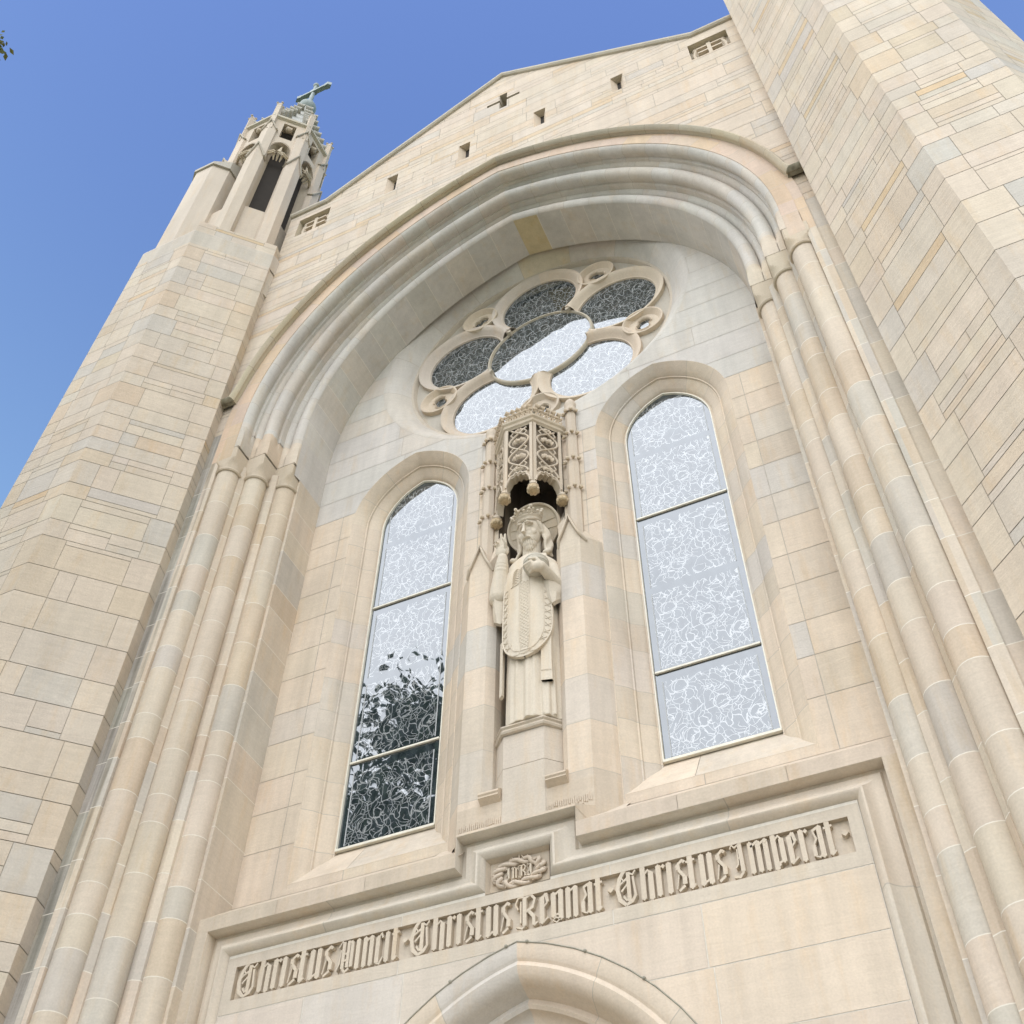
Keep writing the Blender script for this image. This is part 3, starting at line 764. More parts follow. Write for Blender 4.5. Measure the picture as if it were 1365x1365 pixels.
# nave body and roof behind the front
nv = MB()
nv.box(-5.2, 5.2, .45, 30, GZ, 11.5, (.5, .43, .34))
rf = [[(-4.06, OY+.5, 12.3), (0, OY+.5, 14.7), (4.06, OY+.5, 12.3)], [(-4.06, 30, 12.3), (0, 30, 14.7), (4.06, 30, 12.3)]]
nv.face([(-4.06, OY+.7, 10.95), (4.06, OY+.7, 10.95), (4.06, OY+.7, 12.4), (0, OY+.7, 14.6), (-4.06, OY+.7, 12.4)])
nv.grid(rf, lambda i, j: (.1, .1, .1), lambda i, j: 1); nv.build('nave', [M_ST, M_ROOF], church)
# ================================================================ LABEL MOULD, INSCRIPTION, DOORWAY
FY = -.60      # plane of the inscription and the wall round the door
LO = [(-2.88, GZ), (-2.88, -.97), (-.524, -.97), (-.524, -.69), (.524, -.69), (.524, -.97), (2.88, -.97), (2.88, GZ)]
lab = MB()
prof = [(0, -.66), (.004, -.655), (.008, -.535), (.034, -.53), (.05, -.558), (.10, -.572), (.14, -.60), (.17, -.632), (.185, -.655), (.20, -.66), (.212, -.655), (.245, FY-.004), (.25, FY+.01)]
LI = []
for a, b in zip(LO, LO[1:]):
    L_ = math.hypot(b[0]-a[0], b[1]-a[1]); k = max(1, round(L_/.95)); LI += [(a[0]+(b[0]-a[0])*i/k, a[1]+(b[1]-a[1])*i/k) for i in range(k)]
LI.append(LO[-1])
# joints: duplicate points around the joint
path = []; ids = []; lastcol = jit((.59, .505, .40), .02)
for i, p in enumerate(LI):
    corner = any(abs(p[0]-q[0])+abs(p[1]-q[1]) < 1e-6 for q in LO)
    if i == 0 or i == len(LI)-1 or corner: path.append(p)
    else:
        d = Vector(LI[i+1])-Vector(p); d.normalize(); path += [(p[0]-d.x*.005, p[1]-d.y*.005), (p[0]+d.x*.005, p[1]+d.y*.005)]
cs = []; ms = []
for a, b in zip(path, path[1:]):
    j = math.hypot(b[0]-a[0], b[1]-a[1]) < .02; ms.append(1 if j else 0)
    if j: lastcol = jit(rng.choice([(.59, .505, .40), (.575, .50, .40), (.57, .505, .415)]), .02)
    cs.append(lastcol)
rows = []; n = len(path)
for i, p in enumerate(path):
    P = Vector(p); d1 = (P-Vector(path[i-1])).normalized() if i else (Vector(path[1])-P).normalized(); d2 = (Vector(path[i+1])-P).normalized() if i < n-1 else d1
    n1 = Vector((d1.y, -d1.x)); n2 = Vector((d2.y, -d2.x)); m = (n1+n2).normalized(); m = m/max(.2, m.dot(n1))
    rows.append([(p[0]+m.x*d, y, p[1]+m.y*d) for d, y in prof])
lab.grid(rows, lambda i, j: cs[i], lambda i, j: ms[i])
lab.build('label_mould', [M_CV, M_MM, M_CV], church, 38)
# weathered ledge over the label mould: fascia and slope up to the wall
ld = MB()
xs = [-2.99, -2.2, -1.35, -.524]
for sx in (-1, 1):
    for i in range(3):
        x0, x1 = sx*xs[i], sx*xs[i+1]; c = jit((.55, .46, .36), .03); g_ = -.0015*(-1 if x1 > x0 else 1)
        ld.grid([[(x0-g_, -.66, -.97), (x0-g_, -.66, -.835), (x0-g_, -.60, -.79), (x0-g_, WY, -.53)], [(x1+g_, -.66, -.97), (x1+g_, -.66, -.835), (x1+g_, -.60, -.79), (x1+g_, WY, -.53)]], lambda a, b: c)
    ld.face([(sx*2.88, -.66, -.97), (sx*2.99, -.66, -.97), (sx*2.99, -.66, GZ), (sx*2.88, -.66, GZ)], (.54, .46, .36))
    ld.face([(sx*.524, -.66, -.97), (sx*.524, -.66, -.69), (sx*.524, -.40, -.62), (sx*.524, -.40, -.97)], (.54, .46, .36))
ld.face([(-3.0, -.655, GZ), (3.0, -.655, GZ), (3.0, WY+.02, GZ), (-3.0, WY+.02, GZ)])
ld.face([(-2.88, -.5, -.97), (2.88, -.5, -.97), (2.88, -.5, -.5), (-2.88, -.5, -.5)]) if False else None
for sx in (-1, 1): ld.face([(sx*.50, WY+.01, -.50), (sx*.86, WY+.01, -.50), (sx*.86, -.62, -.84), (sx*.50, -.62, -.84)], (.57, .485, .385))
ld.build('ledge', [M_ST], church)
# frieze with the sunk inscription field, plus wall round the door
DA, DZ, DR = .45, -3.75, 2.10
door = arch_poly(0, DA, DZ, DR, GZ, 16)
inner = [(-2.63, GZ), (-2.63, -1.22), (-.274, -1.22), (-.274, -1.2435), (.274, -1.2435), (.274, -1.22), (2.63, -1.22), (2.63, GZ)]
XT0, XT1, ZT0, ZT1 = -2.535, 2.535, -1.618, -1.335
outer = inner[::-1][:-1]+[inner[0]]
fr_out = [inner[0]]+inner[1:-1]+[inner[-1]]+door[::-1]
pocket = [(XT0, ZT0), (XT1, ZT0), (XT1, ZT1), (XT0, ZT1)]
tris = tess(fr_out, [pocket])
cells = []
fz = [-1.735, -1.22]
for a, b in ((-2.63, -1.0), (-1.0, .76), (.76, 2.63)): cells.append((a, b, -1.735, -1.243, jit((.545, .475, .38), .015)))
cells += [(-.274, .274, -1.243, -.9, (.55, .475, .375))]
z = -1.735; r_ = random.Random(31)
while z > GZ:
    h_ = .47; x = -2.63
    while x < 2.62:
        L_ = r_.uniform(.8, 1.5); x2 = min(2.63, x+L_)
        if 2.63-x2 < .4: x2 = 2.63
        cells.append((x, x2, z-h_, z, pal('smooth'))); x = x2
    z -= h_
mb = MB(); blocks(mb, tris, cells, XZ(FY), .008, .003, 1)
mb.build('doorway_wall', [M_ST, M_MW], church)
ins = MB(); yb = FY+.045
ins.face([(XT0, yb, ZT0), (XT1, yb, ZT0), (XT1, yb, ZT1), (XT0, yb, ZT1)], (.55, .475, .38))
for a, b in zip(pocket, pocket[1:]+pocket[:1]): ins.face([(a[0], FY, a[1]), (b[0], FY, b[1]), (b[0], yb, b[1]), (a[0], yb, a[1])], (.50, .42, .32))
insc = ins.build('inscription', [M_CV], church)
# blackletter built from broad-pen strokes: (polyline in units of the letter height, pen width)
def dia(x, y, s=.085): return ('d', x, y, s)
def stem(x, a=.04, b=.93, w=.155): return [([(x, a), (x, b)], w), dia(x, a+.03), dia(x, b-.03)]
GL = {
 'i': (.30, stem(.10)),
 'r': (.36, stem(.10)+[([(.10, .80), (.20, .90)], .05), dia(.27, .88, .08)]),
 'n': (.54, stem(.10)+stem(.37)+[([(.12, .80), (.35, .93)], .06)]),
 'm': (.82, stem(.10)+stem(.37)+stem(.64)+[([(.12, .80), (.35, .93)], .06), ([(.39, .80), (.62, .93)], .06)]),
 'u': (.54, stem(.10)+stem(.37)+[([(.12, .08), (.35, .19)], .06)]),
 'h': (.54, stem(.10, .04, 1.04)+stem(.37, .0, .80)+[([(.12, .74), (.28, .88), (.37, .78)], .07), ([(.37, .06), (.30, -.05), (.44, -.09)], .03)]),
 't': (.40, stem(.12, .04, 1.0)+[([(-.02, .83), (.28, .87)], .06), ([(.12, .05), (.25, .13)], .05)]),
 'c': (.40, stem(.10, .06, .86)+[([(.10, .82), (.24, .94), (.30, .80)], .08), ([(.10, .05), (.22, .02), (.34, .20)], .07)]),
 'e': (.42, stem(.10, .06, .84)+[([(.10, .80), (.24, .93)], .07), ([(.24, .93), (.30, .66)], .10), ([(.30, .66), (.10, .48)], .05), ([(.10, .06), (.32, .20)], .05)]),
 'a': (.54, stem(.37)+[([(.30, .90), (.12, .82)], .07), ([(.14, .84), (.22, .58), (.10, .42)], .07), ([(.10, .42), (.10, .10)], .12), ([(.10, .10), (.24, .05), (.35, .18)], .05)]),
 's': (.40, [([(.28, .93), (.10, .80)], .07), ([(.10, .82), (.11, .66)], .12), ([(.11, .66), (.30, .42)], .09), ([(.30, .44), (.29, .20)], .13), ([(.29, .16), (.08, .03)], .07), dia(.30, .88, .07), ([(.02, .10), (.12, .52)], .035)]),
 'g': (.54, stem(.10, .16, .88)+stem(.37, .06, .93)+[([(.12, .80), (.35, .93)], .06), ([(.10, .20), (.35, .24)], .05), ([(.37, .10), (.22, -.02), (.08, .05), (.18, .14), (.36, .06)], .045)]),
 'p': (.54, stem(.10, -.02, .98)+stem(.37, .16, .84)+[([(.12, .82), (.28, .94), (.37, .84)], .07), ([(.10, .14), (.37, .20)], .055), dia(.20, .10, .06)]),
 'C': (.86, [([(.40, 1.02), (.20, .84), (.30, .72), (.12, .58)], .05), ([(.34, 1.06), (.16, .80), (.07, .50), (.14, .18), (.34, .0)], .12), ([(.34, .0), (.56, .08), (.70, .26)], .10), ([(.46, .10), (.46, .96)], .12), ([(.46, .94), (.62, .86), (.72, .98)], .06), ([(.22, .66), (.44, .80)], .06), ([(.20, .42), (.40, .60)], .05), ([(.26, .28), (.38, .12)], .06), ([(.62, .80), (.68, .22)], .07)]),
 'V': (.76, [([(.02, .80), (.16, .98), (.26, .90)], .05), ([(.24, .95), (.24, .12)], .12), ([(.14, .72), (.10, .30), (.0, .10)], .05), ([(.44, .96), (.44, .14)], .11), ([(.24, .13), (.36, .0), (.52, .10)], .09), ([(.60, .90), (.60, .14)], .12), ([(.44, .88), (.60, .94)], .05), ([(.26, .55), (.42, .60)], .05), ([(.26, .34), (.42, .38)], .05)]),
 'R': (.92, [([(.12, .62), (.02, .80), (.12, .98), (.34, .98)], .055), ([(.36, .98), (.36, .10)], .13), ([(.22, .86), (.22, .2)], .05), ([(.36, .92), (.58, 1.02), (.74, .86), (.66, .62), (.42, .52)], .09), ([(.52, .52), (.70, .34), (.70, .08)], .12), ([(.70, .06), (.84, .14)], .05), ([(.04, .12), (.26, .04), (.42, .14)], .06), ([(.08, .0), (.30, -.03)], .03)]),
 'I': (.60, [([(.0, .88), (.06, 1.0), (.16, .90), (.44, 1.02)], .055), ([(.34, .98), (.36, .16)], .13), ([(.24, .84), (.22, .40), (.12, .30)], .05), ([(.38, .16), (.22, .02), (.02, .06)], .08), ([(.22, .56), (.34, .6)], .05)]),
 '.': (.22, [('d', .10, .55, .10)]),
 'N': (.66, [([(.02, .85), (.12, .98), (.2, .9)], .07), ([(.20, .95), (.20, .04)], .13), ([(.20, .90), (.36, .96), (.48, .80)], .08), ([(.48, .84), (.48, .04)], .13)]),
}
def pen(mb, glyph, x0, z0, H, wx, yf, yb, col, k0=0):
    k = k0
    for st in glyph:
        if st[0] != 'd': st = (st[0], st[1]*1.12)
        k += 1; y = yf+.0004*(k % 9)
        if st[0] == 'd':
            _, x, z, s_ = st; pl = [(x-s_, z), (x, z-s_*.9), (x+s_, z), (x, z+s_*.9)]
            plate(mb, [(x0+u*H*wx, z0+v*H) for u, v in pl], [], y, yb, col); continue
        pts, w_ = st; L_ = []; Rr = []
        n = len(pts)
        for i, p in enumerate(pts):
            P = Vector(p); d1 = (P-Vector(pts[i-1])).normalized() if i else None; d2 = (Vector(pts[i+1])-P).normalized() if i < n-1 else None
            d1 = d1 or d2; d2 = d2 or d1; nn = Vector((-d1.y-d2.y, d1.x+d2.x)).normalized()
            tp = .75 if (i in (0, n-1) and n > 2) else 1
            L_.append((P.x+nn.x*w_/2*tp, P.y+nn.y*w_/2*tp)); Rr.append((P.x-nn.x*w_/2*tp, P.y-nn.y*w_/2*tp))
        pl = L_+Rr[::-1]
        plate(mb, [(x0+u*H*wx, z0+v*H) for u, v in pl], [], y, yb, col)
def word(parent, text, xa, xb, z0, H, yf, yb, name, col=(.56, .48, .375)):
    tot = sum(GL[c][0] for c in text); wx = (xb-xa)/(tot*H); mb = MB(); x = xa
    for c in text: pen(mb, GL[c][1], x, z0, H, wx, yf, yb, col); x += GL[c][0]*H*wx
    return mb.build(name, [M_CV], parent)
for text, a, b in (('Christus', -2.50, -1.60), ('Vincit', -1.56, -.99), ('.', -.985, -.925), ('Christus', -.915, -.05), ('Regnat', -.02, .715), ('.', .725, .785), ('Christus', .79, 1.645), ('Imperat', 1.675, 2.44), ('.', 2.465, 2.525)):
    word(insc, text, a, b, ZT0+.012, .272, FY+.0005, yb+.002, 'carved_word' if text != '.' else 'carved_point')
# relief plaque with wreath of thorns round four letters
pq = MB(); x0, x1, z0, z1 = -.255, .255, -1.235, -.955; py = FY+.05
pf = [(-.274, -1.2435), (.274, -1.2435), (.274, -.94), (-.274, -.94)]
pin = [(x0, z0), (x1, z0), (x1, z1), (x0, z1)]
pq.face([(x0, py, z0), (x1, py, z0), (x1, py, z1), (x0, py, z1)], (.53, .455, .36))
for a, b, c, d in zip(pf, pf[1:]+pf[:1], pin, pin[1:]+pin[:1]): pq.face([(a[0], FY-.004, a[1]), (b[0], FY-.004, b[1]), (d[0], py, d[1]), (c[0], py, c[1])], (.55, .465, .36))
plq = pq.build('relief_plaque', [M_CV], church)
wr = MB()
for ph in (0, math.pi):
    for s_ in (1,):
        pts = []
        for i in range(61):
            t = 2*math.pi*i/60; k = 1+.19*math.sin(6*t+ph); kx = .185; kz = .098
            pts.append((kx*k*math.cos(t)*(1+.12*abs(math.sin(t))), py-.02-.014*math.cos(6*t+ph), -1.095+kz*k*math.sin(t)))
        wr.tube(pts, .0175, (.56, .47, .37), 7)
r_ = random.Random(5)
for i in range(26):
    t = 2*math.pi*i/26+.1; a = t+r_.uniform(-.9, .9); bx, bz = .19*math.cos(t), -1.095+.105*math.sin(t)
    sg = 1 if r_.random() < .7 else -1
    wr.tube([(bx, py-.025, bz), (bx+sg*.045*math.cos(a), py-.04, max(-1.232, bz+sg*.036*math.sin(a)))], [.011, .002], (.56, .47, .37), 5)
wr.build('wreath_of_thorns', [M_CV], plq, 60)
word(plq, 'INRI', -.115, .125, -1.150, .105, py-.032, py+.001, 'carved_lettering')
# door arch: flat band, hollow and rolls receding to the door
mb = MB()
dp = [(2.10, FY-.001), (2.098, FY-.004), (1.99, FY-.004), (1.98, FY+.004), (1.965, FY+.012), (1.93, FY-.004), (1.88, FY+.01), (1.84, FY+.045), (1.82, FY+.09), (1.80, FY+.15), (1.79, FY+.17), (1.78, FY+.21), (1.76, FY+.205), (1.735, FY+.19), (1.71, FY+.21), (1.70, FY+.26), (1.66, FY+.30), (1.60, FY+.32), (1.56, FY+.36), (1.55, FY+.44), (1.51, FY+.50), (1.50, FY+.62), (1.42, FY+.64), (1.42, FY+.80)]
sweep_arch(mb, dp, DA, DZ, 2.1, GZ, kind='smooth', nv=4, sub=8, seed=3, gap=.006, course=.6)
mb.build('doorway_arch', [M_CV, M_MM], church, 40)
ls = MB()
for sx in (-1, 1):    # thin lead wire dressed over the extrados
    ls.tube([(sx*((2.105)*math.cos(a*math.acos(DA/2.105)/12)-DA), FY-.006, DZ+2.105*math.sin(a*math.acos(DA/2.105)/12)) for a in range(13)], .006, (1, 1, 1), 5)
    for a in (.97, .80, .62): ls.ball((sx*(2.105*math.cos(a*math.acos(DA/2.1))-DA), FY-.01, DZ+2.105*math.sin(a*math.acos(DA/2.1))), .014)
ls.build('bird_wire', [M_LEAD], church, 40)
tp = MB(); tp.face([(-1.1, FY+.79, GZ), (1.1, FY+.79, GZ), (1.1, FY+.79, -2.0), (-1.1, FY+.79, -2.0)], (.50, .40, .27)); tp.build('door_tympanum', [M_ST], church)
dr = MB()
for sx in (-1, 1):
    dr.box(min(sx*.01, sx*.95), max(sx*.01, sx*.95), FY+.72, FY+.78, GZ+.02, -4.2)
    for i in range(4): dr.box(min(sx*.1, sx*.85), max(sx*.1, sx*.85), FY+.70, FY+.72, GZ+.3+i*.8, GZ+.9+i*.8)
dr.build('church_door', [M_WOOD], church)
# ================================================================ NICHE
nic = empty('statue_niche', (0, -.4, -.7), church)
PX0, PX1, PF = .405, .626, -.474
pz = [-.66, -.22, .30, .82, 1.30, 1.84, 2.32, 2.70]
for sx in (-1, 1):
    m = MB(); plan = [(.80, WY-.001), (.775, WY-.04), (PX1, PF), (PX0, PF), (.335, -.40), (.315, -.30), (.315, .0)]
    v, ids = jlist(pz, .007); cols = {i: pal('smooth') for i in set(ids)}
    m.grid([[(sx*x, y, z) for x, y in plan] for z in v], lambda a, b: cols[ids[a]], lambda a, b: 1 if ids[a] < 0 else 0)
    # gablet: the front face and outer cant run up to an ogee point and lean back
    cc = cols[ids[-1]]
    gab = lambda x: 2.70+.37*max(0, 1-abs(abs(x)-.515)/.135)**1.25
    cols_ = []
    for i in range(13):
        x = PX0+(PX1-PX0)*i/12; cols_.append([(sx*x, PF, 2.70), (sx*x, PF+.0, gab(x))])
    m.grid(cols_, lambda a, b: cc)
    back = []
    for i in range(13):
        x = PX0+(PX1-PX0)*i/12; back.append([(sx*x, PF, gab(x)), (sx*(.53+(x-.53)*.6), PF+.12, gab(x)+.05)])
    m.grid(back, lambda a, b: cc)
    m.grid([[(sx*PX1, PF, 2.70), (sx*PX1, PF, 2.72), (sx*.60, PF+.14, 2.90)], [(sx*.80, WY, 2.70), (sx*.80, WY, 2.72), (sx*.62, WY, 3.0)]], lambda a, b: cc)
    m.grid([[(sx*PX0, PF, 2.70), (sx*PX0, PF, 2.75), (sx*.46, PF+.14, 2.9)], [(sx*.315, -.30, 2.70), (sx*.315, -.30, 3.2), (sx*.40, -.30, 3.3)], [(sx*.315, .0, 2.70), (sx*.315, .0, 3.9), (sx*.40, .0, 3.9)]], lambda a, b: cc)
    m.build('niche_pier', [M_ST, M_MM], nic)
    gm = MB()
    pl = [(sx*x, PF-.022, gab(x)+.0) for x in [PX0-.01+(PX1-PX0+.02)*i/14 for i in range(15)]]
    pl = [(sx*.375, PF+.03, 2.66)]+pl+[(sx*.68, PF+.05, 2.66)]
    gm.tube(pl, .017, (.53, .45, .35), 6); gm.build('gablet_mould', [M_CV], nic, 60)
# cavity of the niche (back, sides, dark head) and the base block
m = MB()
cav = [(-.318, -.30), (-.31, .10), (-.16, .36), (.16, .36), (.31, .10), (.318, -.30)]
m.grid([[(x, y, z) for x, y in cav] for z in (-.25, 1, 2, 3, 4.75)], lambda a, b: (.27, .225, .175))  # stone coloured darker in the cavity, for grime and shade alike
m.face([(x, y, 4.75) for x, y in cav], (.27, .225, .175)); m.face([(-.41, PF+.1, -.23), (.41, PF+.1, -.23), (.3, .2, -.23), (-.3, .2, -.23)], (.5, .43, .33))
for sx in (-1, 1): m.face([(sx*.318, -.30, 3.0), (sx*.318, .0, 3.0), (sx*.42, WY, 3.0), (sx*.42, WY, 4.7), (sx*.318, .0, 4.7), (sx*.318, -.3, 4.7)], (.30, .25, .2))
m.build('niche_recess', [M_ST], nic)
bs = MB()
P8 = lambda w_, yf, yb, xw: [(-xw, yb), (-w_, yf), (w_, yf), (xw, yb)]
bs.prism([(-.795, WY), (-PX1+.003, PF+.004), (PX1-.003, PF+.004), (.795, WY)], -.98, -.31, (.55, .465, .36))
for sx in (-1, 1): bs.face([(sx*.524, -.66, -.69), (sx*.524, -.655, -.665), (sx*PX1, PF-.002, -.60), (sx*PX1, PF-.002, -.97), (sx*.524, -.66, -.97)], (.55, .475, .375))
# base front: tooled band above the stepped label
bs.grid([[(x, y, z) for x, y in ((-.80, WY-.002), (-PX1, PF-.001), (PX1, PF-.001), (.80, WY-.002))] for z in (-.66, -.30)], lambda a, b: (.555, .465, .36))
r_ = random.Random(3)
for i in range(64):      # vertical tooling marks
    x = -.60+1.2*i/63; h_ = r_.uniform(.04, .09); z_ = -.50+r_.uniform(-.02, .02); bs.box(x-.004, x+.004, PF-.010, PF, z_-h_/2, z_+h_/2, (.58, .49, .385))
bs.grid([[(-.80, WY-.01, -.66), (-.80, WY-.01, -.62)], [(-.626, -.52, -.70), (-PX1, PF, -.64)]], lambda a, b: (.55, .46, .36))
bs.grid([[(-.524, -.66, -.69), (-.524, -.655, -.665), (-PX1, PF-.002, -.60)], [(.524, -.66, -.69), (.524, -.655, -.665), (PX1, PF-.002, -.60)]], lambda a, b: (.545, .455, .35))
for sx in (-1, 1): bs.grid([[(sx*.524, -.66, -.69), (sx*PX1, PF-.002, -.60)], [(sx*.524, -.45, -.97), (sx*.66, -.45, -.85)]], lambda a, b: (.545, .455, .35))
bs.grid([[(x, y, z) for x, y in ((-PX1-.17, WY), (-PX1, PF), (-PX1, PF), (PX1, PF), (PX1, PF), (PX1+.17, WY))] for z in (-.95, -.655)], lambda a, b: (.55, .46, .355))
bs.build('niche_base', [M_ST], nic)
pd = MB()
for z0, z1, c in ((-.60, .0, (.56, .49, .40)), (.005, .37, (.575, .50, .41))):
    pd.prism([(-.40, -.28), (-.195, -.488), (.195, -.488), (.40, -.28), (.40, 0), (-.40, 0)], z0, z1, c)
oct_ = lambda k: [(-.40-k, -.27-k*.2), (-.195-k*.45, -.495-k), (.195+k*.45, -.495-k), (.40+k, -.27-k*.2), (.33, .1), (-.33, .1)]
rr = [(0, .355), (.022, .365), (.03, .385), (.018, .40), (.014, .415), (.03, .43), (.026, .447), (.0, .455)]
pd.grid([[(x, y, z) for x, y in oct_(k)] for k, z in rr], lambda a, b: (.53, .455, .36), close=True)
pd.face([(x, y, .455) for x, y in oct_(0)])
pd.build('pedestal', [M_CV], nic, 30)
for sx in (-1, 1):
    lb = MB(); a, b = sorted((sx*.215, sx*.405))
    lb.grid([[(a, y, z) for y, z in ((-.40, -.14), (-.475, -.175), (-.535, -.215), (-.54, -.235), (-.528, -.25), (-.535, -.268), (-.51, -.285), (-.474, -.31))], [(b, y, z) for y, z in ((-.40, -.14), (-.475, -.175), (-.535, -.215), (-.54, -.235), (-.528, -.25), (-.535, -.268), (-.51, -.285), (-.474, -.31))]], lambda i, j: (.55, .455, .345), fill_caps=True)
    lb.build('ledge_block', [M_CV], nic)
# pinnacle shafts either side of the canopy
for sx in (-1, 1):
    p = MB(); cx, cy = sx*.53, -.285
    cc = (.56, .475, .375)
    o8 = lambda r_, z: [(cx+r_*math.cos(math.pi*(k+.5)/4), cy+r_*.9*math.sin(math.pi*(k+.5)/4), z) for k in range(8)]
    p.grid([o8(.088, 2.75), o8(.086, 3.66), o8(.082, 3.70), o8(.080, 4.2), o8(.076, 4.24), o8(.074, 4.7), o8(.070, 4.73), o8(.068, 5.15), o8(.066, 5.2)], lambda a, b: cc, close=True)
    sh = p.build('niche_pinnacle', [M_CV], nic)
    f = MB(); f.grid([[(cx+r_*math.cos(2*math.pi*k/14), cy+r_*math.sin(2*math.pi*k/14), z) for k in range(14)] for r_, z in ((.07, 5.19), (.082, 5.22), (.078, 5.26), (.062, 5.29), (.07, 5.33), (.074, 5.38), (.06, 5.44), (.03, 5.475), (.014, 5.50), (.02, 5.515), (.004, 5.53))], lambda a, b: cc, close=True)
    f.build('finial', [M_CV], nic, 50)
    for z in (3.70, 4.23, 4.73, 5.19):
        q = MB(); rr_ = .098-.008*(z-3.7)
        for k in range(8):
            t = math.pi*(k+.5)/4; q.ball((cx+rr_*math.cos(t), cy+rr_*math.sin(t), z), .026, (.53, .44, .32), seg=7, rings=5, lump=.15)
            q.ball((cx+(rr_+.016)*math.cos(t), cy+(rr_+.016)*math.sin(t), z-.022), .014, (.5, .41, .29), seg=6, rings=4)
        q.build('crocket_band', [M_CV], nic, 60)
# canopy: half-octagon lantern with pierced ogee tracery
can = MB(); CZ0, CZ1 = 3.60, 4.83
cv = [(-.42, -.25), (-.40, -.335), (-.172, -.615), (.172, -.615), (.40, -.335), (.42, -.25)]
cc = (.565, .48, .375)
core = [(-.40, -.25), (-.355, -.30), (-.15, -.555), (.15, -.555), (.355, -.30), (.40, -.25)]
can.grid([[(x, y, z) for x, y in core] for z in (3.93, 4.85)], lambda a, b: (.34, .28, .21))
top = [(0, .45), (0.0, 4.80)]
pr = [(.0, 4.80), (.012, 4.815), (.03, 4.83), (.035, 4.85), (.02, 4.865), (.024, 4.885), (.045, 4.905), (.05, 4.93), (.03, 4.945), (-.02, 4.95)]
ex = lambda k: [(-.44-k, -.24), (-.405-k*.9, -.335-k*.4), (-.175-k*.42, -.618-k), (.175+k*.42, -.618-k), (.405+k*.9, -.335-k*.4), (.44+k, -.24)]
can.grid([[(x, y, z) for x, y in ex(k)] for k, z in pr], lambda a, b: (.53, .45, .34))
can.face([(x, y, 4.95) for x, y in ex(-.0)]+[(0, -.2, 4.95)], (.5, .43, .33))
can.grid([[(x*.9, y*.98, 4.94) for x, y in ex(0)], [(x*.1, WY, 5.35) for x, y in ex(0)]], lambda a, b: (.53, .45, .35))
cobj = can.build('canopy', [M_CV], nic)
def on_face(A, B):
    A = Vector((A[0], A[1], 0)); B = Vector((B[0], B[1], 0)); U = (B-A).normalized(); nrm = Vector((U.y, -U.x, 0))
    if nrm.y > 0 and abs(nrm.y) > .3: nrm = -nrm
    L_ = (B-A).length
    return (lambda u, v, d: A+U*u*L_+nrm*d+Vector((0, 0, v))), L_
for fi in range(1, 4):
    A, B = cv[fi], cv[fi+1]; F_, L_ = on_face(A, B)
    if fi == 1: F_0 = F_
    m = MB()
    # corner mullion strips and the cusped lower edge
    for u0, u1 in ((0, .10), (.90, 1)):
        m.grid([[F_(u0, z, .0), F_(u0, z, .018), F_(u1, z, .018), F_(u1, z, .0)] for z in (3.60, 4.81)], lambda a, b: cc)
    W = lambda s_, t: (.5+s_*.37*abs(math.cos(t)))
    for s_ in (-1, 1):
        pts = []
        for i in range(33):
            z = 3.90+.86*i/32; u = .5+s_*.36*math.cos(2*math.pi*(z-3.90)/.62+.0); pts.append(F_(u, z, .012+.004*s_))
        m.tube(pts, .0125, cc, 6)
        for zc in (4.05, 4.36, 4.67):    # cusps
            for e in (-1, 1):
                m.tube([F_(.5+s_*.30, zc, .012), F_(.5+s_*.20, zc+e*.045, .014), F_(.5+s_*.10, zc+e*.03, .012)], [.010, .008, .005], cc, 5)
    for zc, sc in ((3.99, .8), (4.21, 1.0), (4.52, 1.0), (4.74, .7)):   # leaves in the openings
        for s_ in (-1, 1):
            for q in range(3):
                a = R(35+50*q); m.ball(tuple(F_(.5+s_*(.06+.085*math.cos(a))*sc*1.25, zc+.055*math.sin(a)*sc-.02, .0)), .030*sc, (.54, .45, .34), sx=1, sy=.8, sz=1.3, seg=8, rings=5, lump=.18)
        m.ball(tuple(F_(.5, zc+.01, .008)), .024*sc, (.55, .46, .35), seg=8, rings=5)
    arc = []
    for i in range(17):
        u = .06+.88*i/16; k = abs(u-.5)/.44; z = 3.635+.22*math.sqrt(max(0, 1-k*k))+.035*abs(math.sin(2.5*math.pi*(k)))
        arc.append((u, z))
    rows = [[F_(u, z, .02), F_(u, z+.055, .02)] for u, z in arc]; m.grid(rows, lambda a, b: cc)
    m.grid([[F_(u, z, .02), F_(u, z, -.07)] for u, z in arc], lambda a, b: (.5, .42, .31))
    m.grid([[F_(u, z+.05, .012), F_(u, 3.93, .004)] for u, z in arc], lambda a, b: (.50, .42, .32))
    m.tube([F_(u, z+.03, .024) for u, z in arc], .012, cc, 6)
    m.build('tracery_panel', [M_CV], nic, 50)
    cr_ = MB()
    nl = 5
    for i in range(nl):
        u = (i+.5)/nl; gc = (.53, .43, .31)
        cr_.tube([F_(u, 4.94, .02), F_(u, 5.04, .03), F_(u, 5.09, .045)], [.020, .016, .024], gc, 6)
        cr_.ball(tuple(F_(u, 5.10, .05)), .034, gc, seg=8, rings=6, lump=.2)
        for e in (-1, 1): cr_.ball(tuple(F_(u+e*.085, 5.035, .045)), .022, gc, seg=7, rings=5, lump=.2); cr_.tube([F_(u, 4.99, .03), F_(u+e*.05, 5.0, .04), F_(u+e*.085, 5.03, .045)], .010, gc, 5)
        cr_.tube([F_(u+.1, 4.95, .03), F_(u+.1, 4.985, .045)], [.018, .010], gc, 6)
    cr_.build('leaf_cresting', [M_CV], nic, 60)
